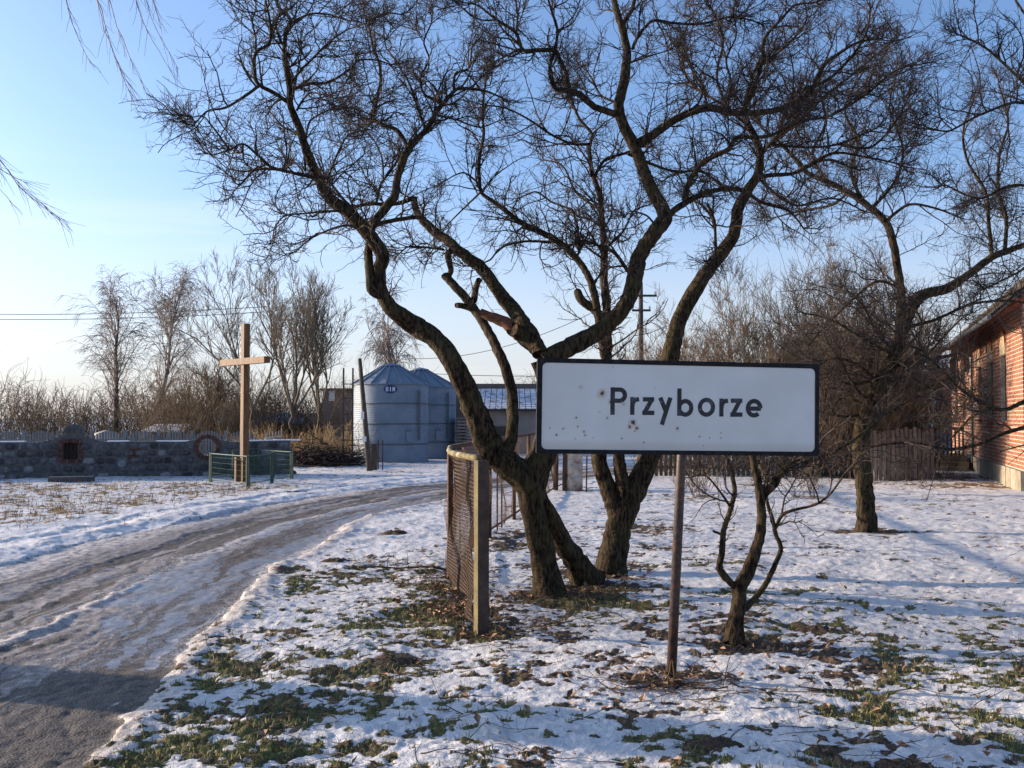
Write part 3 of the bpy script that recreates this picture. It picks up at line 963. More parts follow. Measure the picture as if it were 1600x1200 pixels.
TB.limb([(1300, 180), (1350, 150), (1400, 110), (1440, 100)], 5, 2.5, .3, twigs=1.6)
TB.limb([(1242, 270), (1300, 240), (1350, 245), (1400, 255)], 6, 3, -.3, twigs=1.6)
TB.limb([(1215, 215), (1240, 150), (1300, 120), (1350, 60), (1360, 10)], 7, 3, -.4, twigs=1.5)
TB.limb([(1250, 190), (1290, 150), (1340, 110), (1400, 60)], 5, 2.5, .6, twigs=1.5)
TB.limb([(1310, 225), (1360, 230), (1400, 190), (1420, 150)], 5, 2.5, .2, twigs=1.5)
TB.limb([(1140, 170), (1080, 130), (1060, 80), (1080, 30)], 5, 2.5, .5, twigs=1.3)
TB.limb([(1180, 110), (1230, 70), (1260, 30), (1250, -20)], 5, 2.5, .5, twigs=1.3)
TB.finish(per_m=10.5, len1=(.25, .9), n2=7, n3=5)

# --- tree C: right one
TC = Tree('plum_tree', (1355, 830), 14.0, 'single-trunked plum tree leaning right, alone on the snowy lawn before the brick house')
TC.limb([(1355, 838), (1352, 790), (1348, 740), (1345, 700), (1352, 655), (1375, 600), (1398, 555), (1407, 520), (1408, 470), (1404, 431), (1396, 382), (1385, 349), (1362, 326), (1325, 300), (1295, 285), (1261, 270), (1240, 245), (1212, 217), (1190, 200)],
        0, 0, .2, 'trunk', ws=[32, 29, 28, 28, 27, 27, 28, 24, 20, 16, 14, 13, 12, 11, 10, 8, 7, 6, 4])
TC.limb([(1408, 520), (1420, 488), (1440, 462), (1480, 450), (1520, 425), (1550, 402), (1580, 390), (1630, 372)], 22, 8, .8)
TC.limb([(1550, 400), (1545, 350), (1540, 300), (1512, 252), (1505, 205), (1520, 160)], 7, 3, .4)
TC.limb([(1570, 392), (1572, 340), (1560, 300), (1562, 240), (1575, 190), (1560, 130)], 7, 3, .9)
TC.limb([(1420, 510), (1460, 500), (1520, 475), (1580, 470), (1620, 480)], 6, 3, -.3)
TC.limb([(1325, 300), (1300, 320), (1250, 330), (1210, 340)], 5, 2.5, .8)
TC.limb([(1350, 318), (1330, 270), (1340, 220), (1320, 170), (1350, 110)], 7, 3, .5)
TC.limb([(1385, 345), (1420, 320), (1460, 325), (1500, 340)], 6, 2.5, .5)
TC.limb([(1290, 283), (1270, 240), (1290, 190), (1280, 130), (1300, 70)], 6, 3, -.6)
TC.limb([(1362, 326), (1400, 280), (1410, 230), (1390, 170), (1400, 120)], 6, 2.5, -.5)
TC.limb([(1404, 450), (1370, 440), (1330, 470), (1290, 510), (1262, 540)], 5, 3, .4, twigs=.8)
TC.limb([(1375, 600), (1340, 570), (1300, 560), (1270, 580)], 6, 3, -.6, twigs=1.3)
TC.limb([(1355, 655), (1400, 640), (1440, 610), (1470, 600)], 6, 3, -.6, twigs=1.3)
TC.limb([(1360, 640), (1320, 620), (1300, 640), (1280, 680)], 6, 3, .5, twigs=1.3)
for q_ in ([(1398, 555), (1350, 530), (1300, 500), (1260, 490)], [(1390, 575), (1440, 560), (1480, 520), (1500, 500)], [(1380, 590), (1330, 600), (1290, 590), (1250, 610)],
           [(1375, 605), (1420, 590), (1470, 620), (1490, 650)], [(1365, 630), (1340, 610), (1310, 560), (1290, 530)], [(1385, 585), (1420, 540), (1440, 510), (1430, 480)],
           [(1370, 620), (1400, 600), (1420, 560), (1450, 540)], [(1360, 645), (1310, 650), (1290, 620), (1300, 590)], [(1400, 550), (1370, 520), (1350, 480), (1320, 450)]):
    TC.limb(q_, 6, 2.5, rng.uniform(-1.4, .8), twigs=.55)
TC.finish(per_m=7, len1=(.45, 1.15), n2=9, n3=6, l2=(.18, .5), l3=(.08, .22), thick=.10)

# --- small tree D by the sign pole
TD = Tree('young_plum_tree', (1150, 1002), 7.1, 'small low-forking fruit tree standing just right of the sign pole')
TD.limb([(1150, 1010), (1150, 975), (1155, 940), (1155, 920), (1172, 885), (1186, 845), (1190, 800), (1185, 760), (1178, 725), (1172, 690)], 0, 0, .2, 'trunk', ws=[28, 25, 24, 25, 20, 17, 16, 14, 12, 9], twigs=.3)
TD.limb([(1150, 918), (1132, 900), (1124, 885), (1128, 862), (1130, 830), (1140, 800), (1148, 765), (1142, 735), (1130, 700)], 13, 6, -.3, twigs=.4)
TD.limb([(1132, 905), (1124, 893), (1120, 888)], 8, 7, 0, twigs=0)
TD.limb([(1160, 955), (1175, 940), (1195, 915), (1210, 885), (1220, 858), (1212, 835), (1208, 815), (1200, 790), (1195, 765)], 11, 6, .3, twigs=.5)
TD.limb([(1212, 825), (1222, 805), (1240, 797), (1275, 788), (1297, 772), (1320, 740)], 6, 3, -.4, twigs=.8)
TD.limb([(1188, 790), (1200, 765), (1225, 738), (1262, 722), (1290, 712), (1330, 690), (1370, 660)], 11, 4, .5, twigs=.6)
TD.limb([(1195, 775), (1215, 755), (1220, 735), (1240, 722)], 7, 5, .2, twigs=.5)
TD.limb([(1190, 765), (1200, 745), (1190, 735)], 7, 6, .2, twigs=.4)
TD.limb([(1140, 790), (1130, 775), (1115, 755), (1105, 745)], 5, 2.5, -.3, twigs=.8)
TD.limb([(1128, 835), (1120, 832), (1115, 830)], 5, 4, 0, twigs=0)
TD.finish(per_m=5, len1=(.2, .6), n2=5, n3=3, l2=(.08, .3), thick=.03)

# --- tree E: just outside the frame on the right, its limbs reach in
TE = Tree('plum_tree', (1830, 930), 9.0, 'plum tree beyond the right edge whose mossy branches reach in before the brick house')
TE.limb([(1830, 940), (1815, 850), (1800, 740), (1790, 640), (1795, 500), (1780, 380), (1770, 250), (1760, 120), (1740, 0), (1700, -120)], 0, 0, .5, 'trunk', ws=[50, 44, 40, 36, 30, 26, 20, 14, 8], twigs=.2)
TE.limb([(1790, 600), (1700, 600), (1640, 615), (1600, 628), (1570, 640), (1545, 637), (1515, 618), (1490, 598), (1465, 572), (1435, 545), (1400, 535)], 12, 3, -.5)
TE.limb([(1790, 650), (1700, 650), (1640, 660), (1600, 668), (1560, 680), (1530, 694), (1480, 702), (1430, 692), (1380, 695), (1330, 705)], 10, 3, -.4, twigs=.6)
TE.limb([(1545, 640), (1520, 650), (1480, 690), (1440, 720)], 5, 2, .2, twigs=.6)
TE.limb([(1780, 300), (1700, 240), (1640, 170), (1590, 120), (1540, 75), (1500, 55)], 10, 3, .2)
TE.limb([(1770, 200), (1700, 120), (1640, 60), (1600, 20), (1570, -30)], 9, 3, .5)
TE.limb([(1640, 175), (1590, 160), (1530, 180), (1480, 205), (1440, 195)], 6, 2.5, -.3)
TE.limb([(1785, 420), (1700, 350), (1640, 300), (1580, 290), (1530, 310), (1480, 290)], 9, 3, .4)
TE.limb([(1700, 350), (1650, 380), (1600, 420), (1540, 450)], 6, 2.5, -.4)
TE.finish(per_m=7.5, n2=8, n3=5)

# --- birch beyond the left edge: hanging twigs and the shadow band over the road
TF = Tree('birch_tree', (-760, 868), 11.0, 'birch whose thin hanging twigs droop into the sky at top left', bark='birch_bark', twig='birch_twig')
TF.o.location = (-8.0, 7.5, H(-8.0, 7.5) - .05)


def birch_near():
    b = A_([-8.0, 7.5, TF.o.location.z])
    tr = A_([b, b + [.1, 0, 1.5], b + [.05, .1, 3.2], b + [.3, .1, 5.2], b + [.4, 0, 7.5], b + [.5, .1, 10]])
    rad = A_([.40, .34, .32, .27, .18, .06])
    V, F = limb_mesh(tr, rad, 3, .05, .4)
    put('trunk', V, F, MAT['birch_bark'], TF.o, smooth=True)
    s = Soup()

    def hang(a, bb, c, r):
        q = resample(A_([a, bb, c]), .2)
        rr = np.linspace(r, .006, len(q))
        V, F = limb_mesh(q, rr, 4, .04)
        put('limb', V, F, MAT['bark'], TF.o, smooth=True)
        return q
    strands = [((138, -60), (236, 188), 7.4, 2), ((150, -80), (222, 160), 7.3, 1), ((88, -60), (138, 80), 7.1, 1), ((196, -90), (265, 105), 7.6, 2),
               ((-40, 190), (88, 345), 7.3, 2), ((-50, 200), (45, 280), 7.2, 1), ((235, -60), (262, 18), 7.6, 1), ((-60, 150), (15, 325), 7.0, 1)]
    for k, (p0, p1, dd, n) in enumerate(strands):
        A0, A1 = P(*p0, dd), P(*p1, dd + .1)
        a = b + [.3, 0, 4.2 + k * .3]
        hang(a, (a + A0) / 2 + [0, 0, .35], A0, .016)
        for j in range(n):
            e_ = A1 + rng.normal(0, .07, 3)
            mid = (A0 + e_) / 2 + A_([-.03, 0, -.06]) + rng.normal(0, .02, 3)
            q = resample(A_([A0, mid, e_]), .08)
            q = q + rng.normal(0, .004, q.shape)
            rr = np.linspace(.0042, .0015, len(q))
            s.add(q[None], rr[None], 4)
            S, D, r, ix = spawn(q[None], rr[None], 17, .2, 1., .25, .6, -.2)
            P2, R2 = grow(S, D, rng.uniform(.07, .28, len(S)), np.full(len(S), .0019), .001, 6, .09, 0, .08)
            s.add(P2, R2, 3)
    # upper crown, off frame
    n = 60
    S = b + A_([.3, 0, 0]) + np.column_stack([np.zeros(n), np.zeros(n), rng.uniform(4, 9.5, n)])
    a = rng.uniform(2.0, 5.6, n)
    D = np.column_stack([np.cos(a), np.sin(a), rng.uniform(.4, 1, n)])
    P1, R1 = grow(S, D, rng.uniform(1.2, 2.2, n), np.full(n, .03), .006, 9, .12, .0, .15)
    s.add(P1, R1, 5)
    S, D, r, ix = spawn(P1, R1, 12, .25, 1., .3, 1.0, -.1)
    P2, R2 = grow(S, D, rng.uniform(.5, 1.3, len(S)), np.full(len(S), .006), .002, 7, .1, 0, .4)
    s.add(P2, R2, 3)
    c = s.build('crown', MAT['birch_twig'], TF.o)
    c['kind'] = 'stuff'


birch_near()


# ------------------------------------------------------------------ procedural distant trees
def far_tree(name, base, h, spread, style, label, cat='tree', group=None, seed=0, bark='bark_far', twig='twig_far', fat=1.0, nl=(16, 7, 6), lean=0):
    x, y = base
    z = H(x, y) - .1
    o = empty(name, (x, y, z), label, cat, group)
    b = A_([x, y, z])
    soup = Soup()
    px = y / FPX * 1.0            # size of a pixel there
    mn = px * (.42 if style == 'shrub' else .26 if style in ('birch', 'willow') else .31) * fat
    if style == 'upright':
        stems = 7; tb = .24
    elif style == 'shrub':
        stems = 12; tb = .0
    elif style == 'birch':
        stems = 1; tb = .25
    elif style == 'willow':
        stems = 3; tb = .22
    else:
        stems = 3; tb = .25
    K = 10
    if tb > 0:
        n = 7
        tr = b + np.column_stack([np.linspace(0, 1, n) * lean + rng.normal(0, .01 * h, n) * np.linspace(0, 1, n), rng.normal(0, .01 * h, n), np.linspace(0, h * (tb if stems > 1 else .93), n)])
        r0 = h * (.017 if style in ('birch', 'willow') else .0115) * fat
        V, F = limb_mesh(tr, np.linspace(r0, r0 * (.8 if stems > 1 else .08), n), seed, .05)
        put('trunk', V, F, MAT[bark], o, smooth=True)
        fork = tr[-1]
    else:
        fork = b
        r0 = h * .006 * fat
        tr = b[None].repeat(2, 0)
    if stems > 1:
        a = rng.uniform(0, 6.28, stems) if style != 'shrub' else np.linspace(0, 6.28, stems, endpoint=False) + rng.normal(0, .3, stems)
        sp = spread / h
        D = np.column_stack([np.cos(a) * sp, np.sin(a) * sp, np.full(stems, .9)])
        S = np.tile(fork, (stems, 1)) + (rng.normal(0, .12, (stems, 3)) * A_([1, 1, 0]) if style == 'shrub' else 0)
        Ls = rng.uniform(.75, 1.0, stems) * h * (1 - tb) * 1.02
        P0, R0 = grow(S, D, Ls, np.full(stems, r0 * .62), mn, K, .10, .05)
        P0 = P0.copy()
    else:
        P0 = resample(tr, h * .1)[None]
        R0 = np.linspace(r0, mn, P0.shape[1])[None]
        P0, R0 = P0, R0
    if stems > 1: soup.add(P0, np.maximum(R0, mn), 5)
    n1 = nl[0] if stems > 1 else nl[0] * 3
    S, D, r, ix = spawn(P0, R0, n1, .04 if style == 'shrub' else .22 if stems > 1 else .2, 1., .35, .8 if style in ('upright', 'birch') else 1.15, .25 if style != 'birch' else .5)
    hh = (S[:, 2] - z) / h
    L1 = rng.uniform(.5, 1, len(S)) * spread * ((1.15 - hh * .75) if style != 'birch' else (1.35 - hh))
    P1, R1 = grow(S, D, L1, np.minimum(r * .6, .03 * fat), mn, 7, .11, .10 if style == 'upright' else .08 if style == 'birch' else .03, .18 if style in ('birch', 'willow') else 0)
    soup.add(P1, np.maximum(R1, mn), 4)
    S, D, r, ix = spawn(P1, R1, nl[1], .15, 1., .3, .95, .15 if style not in ('birch', 'willow') else -.1)
    L2 = rng.uniform(.3, .7, len(S)) * L1[ix] * (.8 if style != 'willow' else .9)
    dr = {'birch': .34, 'willow': .6}.get(style, 0)
    P2, R2 = grow(S, D, L2, np.full(len(S), mn * 1.05), mn * .8, 5, .12, .08 if dr == 0 else 0, dr)
    soup.add(P2, R2, 3)
    S, D, r, ix = spawn(P2, R2, nl[2], .1, 1., .3, .9, .1 if dr == 0 else -.25)
    L3 = rng.uniform(.3, .65, len(S)) * (L2[ix] if dr == 0 else np.maximum(L2[ix], spread * .22))
    P3, R3 = grow(S, D, L3, np.full(len(S), mn * .85), mn * .6, 4, .11, .05 if dr == 0 else 0, dr * 1.6)
    soup.add(P3, R3, 3)
    c = soup.build('crown', MAT[twig], o)
    c['kind'] = 'stuff'
    return o


def gx(px, d): return ((px - 800) / FPX * d, d)


def top(py, d): return CAMH + (HOR - py) / FPX * d


GB = 'bare trees beyond the stone wall'
far_tree('birch_tree', gx(181, 52), top(440, 52), 4.0, 'birch', 'slender bare birch beyond the stone wall, leftmost tree on the skyline', group=GB, seed=1, bark='bark_far', twig='birch_twig', nl=(14, 8, 6))
far_tree('birch_tree', gx(236, 54), top(430, 54), 4.2, 'birch', 'pale bare birch with a white lower trunk leaning right, second tree from the left', group=GB, seed=2, bark='birch_bark', twig='birch_twig', nl=(14, 8, 6), lean=1.6)
far_tree('ash_tree', gx(392, 40), top(405, 40), 3.6, 'spread', 'wide bare tree directly behind the wooden cross', group=GB, seed=3, nl=(15, 7, 6))
far_tree('ash_tree', gx(457, 37), top(418, 37), 2.6, 'upright', 'dense upright bare tree between the wooden cross and the silos', group=GB, seed=4, nl=(13, 5, 4), twig='twig_far')
far_tree('ash_tree', gx(498, 38), top(428, 38), 2.5, 'upright', 'dense upright bare tree just left of the silos', group=GB, seed=5, nl=(12, 5, 4))
far_tree('weeping_birch', gx(632, 47), top(428, 47), 2.6, 'willow', 'weeping bare birch rising behind the two silos', seed=6, bark='bark_far', twig='birch_twig', nl=(13, 8, 8))
far_tree('ash_tree', gx(330, 46), top(560, 46), 3.0, 'spread', 'low bushy bare tree left of the wooden cross', group=GB, seed=7, nl=(12, 6, 5), twig='thicket')

GS = 'bare shrubs on the far side of the lawn'
for k, (px, d, tp, sp, lab) in enumerate([
        (1035, 31, 520, 1.7, 'thin bare shrub far behind the lawn, just left of the middle of the sign'),
        (1105, 28, 500, 1.8, 'tangled bare shrub behind the lawn above the middle of the sign'),
        (1165, 27.5, 455, 2.1, 'bare shrub with long whippy stems behind the right half of the sign'),
        (1225, 28, 395, 2.3, 'tall bare fruit bush rising over the right end of the sign'),
        (1288, 27.5, 385, 2.3, 'tall dense fruit bush just beyond the right end of the sign'),
        (1345, 28.5, 400, 2.6, 'brown tangled bush behind the single-trunked plum tree'),
        (1425, 27.5, 560, 1.9, 'low reddish bush in front of the pale board fence'),
        (1452, 40, 520, 2.0, 'bare bush in the gap far left of the brick house')]):
    far_tree('fruit_bush', gx(px, d), top(tp, d), sp, 'shrub', lab, 'shrub', GS, 20 + k, twig='twig_red' if k not in (3, 4) else 'twig_far', nl=(12, 7, 5), fat=.65)
for k, (px, d, tp, sp, lab) in enumerate([
        (1320, 26.2, 500, 2.3, 'dense reddish-brown thicket bush right behind the right edge of the sign'),
        (1380, 27.2, 490, 2.4, 'dense reddish-brown bush hiding the middle of the leaning plum trunk'),
        (1262, 26.5, 520, 2.1, 'brown bush behind the right end of the sign')]):
    far_tree('hazel_bush', gx(px, d), top(tp, d), sp, 'shrub', lab, 'shrub', GS, 40 + k, twig='twig_red', nl=(11, 7, 5), fat=.65)
for k, (px, py, lab) in enumerate([(1085, 778, 'small twiggy currant bush on the snow, just right of the sign pole'), (1258, 780, 'small twiggy currant bush on the snow below the sign end')]):
    x, y = G(px, py)
    far_tree('currant_bush', (x, y), .85, .42, 'shrub', lab, 'shrub', 'small currant bushes', 60 + k, twig='twig_red', nl=(5, 3, 1), fat=.7)


def thicket(name, x0, x1, y0, y1, n, h0, h1, mat, label, seed=0, fat=1.0):
    xs = rng.uniform(x0, x1, n)
    ys = rng.uniform(y0, y1, n)
    hh = rng.uniform(h0, h1, n) * (.55 + .9 * fbm(xs * .22, ys * .1, 80 + seed, 3))
    S = np.column_stack([xs, ys, np.full(n, -.15)])
    D = np.column_stack([rng.normal(0, .28, n), rng.normal(0, .28, n), np.ones(n)])
    mn = y0 / FPX * .42 * fat
    P1, R1 = grow(S, D, hh, np.full(n, mn * 1.5), mn * .8, 6, .17, .03)
    s = Soup()
    s.add(P1, R1, 3)
    S, D, r, ix = spawn(P1, R1, 13, .1, 1., .4, 1.3, .1)
    P2, R2 = grow(S, D, rng.uniform(.2, .55, len(S)) * hh[ix] * .6, np.full(len(S), mn * .7), mn * .45, 4, .2, .05)
    s.add(P2, R2, 3)
    o = s.build(name, mat)
    return tag(o, label, 'thicket', kind='stuff')


thicket('far_thicket', -46, -13, 50, 62, 1500, 2.0, 3.6, MAT['thicket'], 'brown bare thicket along the horizon beyond the wall', 1)
thicket('far_thicket', -17, -5, 44, 52, 700, 2.2, 3.9, MAT['thicket'], 'bare brown undergrowth behind the cross and the tall trees', 2)
thicket('far_thicket', -10, -5.2, 33.5, 38, 240, .7, 1.6, MAT['tan_grass'], 'dry tan weeds at the foot of the trees left of the silos', 3, .7)
thicket('far_thicket', -1, 24, 56, 66, 900, 3.0, 5.5, MAT['thicket'], 'bare wood on the horizon behind the barn and the sign', 4)
thicket('far_thicket', 9, 24, 44, 54, 300, 2.6, 4.6, MAT['thicket'], 'bare trees massed between the lawn and the brick house', 5)
thicket('hedge_row', 3.6, 12.2, 27.5, 29.3, 420, 1.2, 2.4, MAT['twig_red'], 'tangled bare hedge behind the dark picket fence', 6, .8)


# ------------------------------------------------------------------ silos
def silo(px, d, diam, zb, ztop, label, badge=False, seed=0):
    x, y = gx(px, d)
    z0 = H(x, y) - .05
    o = empty('grain_silo', (x, y, z0), label, 'silo', 'galvanised grain silos')
    r = diam / 2
    n = 72
    bands = 4
    hb = (zb - z0) / bands
    for k in range(bands):
        prof = []
        m = 10
        for i in range(m * 4 + 1):
            zz = k * hb + hb * i / (m * 4)
            rr = r + .003 * math.sin(i / 4 * 2 * math.pi)
            if i in (0,): rr = r + .022
            if i == m * 4: rr = r - .004
            prof.append((rr, zz))
        MB().lathe((x, y, z0), prof, n).build('wall_ring', MAT['zinc'], o, smooth=True)
        if k:
            MB().lathe((x, y, z0 + k * hb), [(r, -.018), (r + .03, -.015), (r + .03, .015), (r, .018)], n).build('seam', MAT['zinc_dark'], o)
    # roof: separate folded panels with raised ribs
    zt = ztop - z0
    zb_ = zb - z0
    R0, R1 = r + .07, .30
    np_ = 16
    for i in range(np_):
        a0, a1 = 2 * math.pi * i / np_, 2 * math.pi * (i + 1) / np_
        mb = MB()
        q = []
        for (rr, zz) in ((R0, zb_ - .02), (R1, zt - .12)):
            for a in (a0 + .004, (a0 + a1) / 2, a1 - .004):
                lift = 0 if a != (a0 + a1) / 2 else -.012
                q.append((x + rr * math.cos(a), y + rr * math.sin(a), z0 + zz + lift))
        lo = [(p[0], p[1], p[2] - .02) for p in q]
        mb.add(q + lo, [[0, 1, 4, 3], [1, 2, 5, 4], [6, 9, 10, 7], [7, 10, 11, 8], [0, 6, 7, 1], [1, 7, 8, 2], [3, 4, 10, 9], [4, 5, 11, 10], [0, 3, 9, 6], [2, 8, 11, 5]])
        mb.build('roof_panel', MAT['zinc'], o)
        MB().bar((x + R0 * math.cos(a0), y + R0 * math.sin(a0), z0 + zb_), (x + R1 * math.cos(a0), y + R1 * math.sin(a0), z0 + zt - .10), .035, .05).build('roof_rib', MAT['zinc'], o)
    MB().lathe((x, y, z0), [(.02, zt), (.30, zt - .06), (.36, zt - .085), (.36, zt - .12), (.28, zt - .13), (.28, zt - .2)], 24).build('roof_cap', MAT['zinc'], o, smooth=False)
    MB().lathe((x, y, z0), [(r + .04, -.1), (r + .04, .06), (r, .08)], n).build('base_ring', MAT['concrete'], o)
    # unloading tube on the right flank
    a = math.radians(-38)
    cx, cy = x + (r + .07) * math.cos(a), y + (r + .07) * math.sin(a)
    mb = MB().bar((cx, cy, z0 + .85), (cx, cy, z0 + zb_ - .25), .06, .06)
    for k in range(6):
        zz = .95 + k * .3
        mb.bar((x + (r - .01) * math.cos(a), y + (r - .01) * math.sin(a), z0 + zz), (cx, cy, z0 + zz), .02)
    mb.build('level_pipe', MAT['zinc_dark'], o)
    a = math.radians(-55)
    c = (x + (r + .03) * math.cos(a), y + (r + .03) * math.sin(a), z0 + .98)
    MB().box(c, (.26, .06, .36), a + math.pi / 2).box((c[0], c[1], z0 + 1.22), (.28, .12, .03), a + math.pi / 2).build('hatch', MAT['zinc'], o)
    if badge:
        ang = math.atan2(-d, -x) + .02
        ang = math.radians(-84)
        N = A_([math.cos(ang), math.sin(ang), 0.])
        U = A_([-math.sin(ang), math.cos(ang), 0.])
        C = A_([x, y, 0]) + N * (r + .035)
        C[2] = top(608, d - r)
        el = [(.235 * math.cos(t), .145 * math.sin(t)) for t in np.linspace(0, 2 * math.pi, 28, endpoint=False)]
        bd = MB().prism(el, C, U, A_([0, 0, 1.]), -N * .05).build('badge', MAT['blue'], o)
        ls = .78
        lt = {'B': ([[(-.04, -.08), (-.04, .08), (.025, .08), (.038, .05), (.03, .012), (.04, -.04), (.028, -.08), (-.04, -.08)], [(-.04, .005), (.03, .005)]], -.115),
              'I': ([[(0, -.08), (0, .08)]], 0.0),
              'N': ([[(-.038, -.08), (-.038, .08), (.038, -.08), (.038, .08)]], .115)}
        for ch, (strokes, ox) in lt.items():
            mb = MB()
            for st in strokes:
                for (ax, az), (bx, bz) in zip(st[:-1], st[1:]):
                    ax, az, bx, bz = ax * ls, az * ls, bx * ls, bz * ls
                    dd_ = A_([bx - ax, bz - az]); L = np.linalg.norm(dd_); dd_ = dd_ / L; nn = A_([-dd_[1], dd_[0]]) * .013; ee = dd_ * .014
                    mb.prism([(ax + ox - nn[0] - ee[0], az - nn[1] - ee[1]), (bx + ox - nn[0] + ee[0], bz - nn[1] + ee[1]), (bx + ox + nn[0] + ee[0], bz + nn[1] + ee[1]), (ax + ox + nn[0] - ee[0], az + nn[1] - ee[1])], C + N * .002, U, A_([0, 0, 1.]), N * .006)
            mb.build('letter', MAT['white_paint'], bd)
    return o


dS = 35.8
silo(611, 35.9, 2.68, top(598, 34.6), top(567, 35.9), 'front galvanised grain silo with a blue and white oval badge', True)
silo(656, 39.4, 2.86, top(603, 38), top(574, 39.4), 'rear galvanised grain silo, partly hidden behind the front one', False, 1)

# ------------------------------------------------------------------ wayside cross and its railing
def cross():
    x, y = -6.6, 24.6
    z = H(x, y) - .05
    o = empty('wayside_cross', (x, y, z), 'tall plain wooden wayside cross inside a low green railing', 'cross')
    yaw = math.atan2(-.73, .68)
    w = .15
    MB().box((x, y, z + 1.99), (w, w * 1.1, 3.98), yaw).build('upright', MAT['cross_wood'], o)
    dx, dy = .68, -.73
    n = A_([-.73, -.68]) * .03
    MB().box((x + n[0], y + n[1], 2.98), (2.26, w * 1.12, .155), yaw).build('crossbeam', MAT['cross_wood'], o)
    MB().box((x - .14 * dx - .1, y - .14 * dy - .05, z + .32), (.09, .10, .72), yaw).build('stake', MAT['cross_wood'], o)
    MB().box((x + .15 * dx, y + .15 * dy, z + .27), (.07, .09, .62), yaw).build('stake', MAT['cross_wood'], o)
    q = empty('cross_railing', (x, y, z), 'low green metal railing enclosing the foot of the wooden cross', 'railing')
    A, B, C = A_(G(328, 753)), A_(G(386, 761)), A_(G(457, 749))
    D = A + C - B
    hh = .70
    cs = [A, B, C, D]
    for i in range(4):
        a, b = cs[i], cs[(i + 1) % 4]
        MB().tube([(a[0], a[1], hh), (b[0], b[1], hh)], .014, 6).build('top_rail', MAT['green_paint'], q)
        MB().tube([(a[0], a[1], .08), (b[0], b[1], .08)], .008, 6).build('bottom_rail', MAT['green_paint'], q)
        e = (b - a) / np.linalg.norm(b - a)
        ps = [a + e * .0, a + e * .1]
        if i in (1, 2, 3): ps += [(a + b) / 2, (a + b) / 2 + e * .1]
        for pnt in ps:
            MB().tube([(pnt[0], pnt[1], -.05), (pnt[0], pnt[1], hh + .03)], .026, 6).build('post', MAT['green_paint'], q)
        mb = MB()
        L = np.linalg.norm(b - a)
        for k in range(int(L / .07)):
            p0 = a + e * (.07 * k)
            mb.bar((p0[0], p0[1], .06), (p0[0], p0[1], hh), .003)
        for k in range(5):
            mb.bar((a[0], a[1], .10 + k * .13), (b[0], b[1], .10 + k * .13), .003)
        mb.build('wire_panel', MAT['green_mesh'], q)['kind'] = 'stuff'


cross()

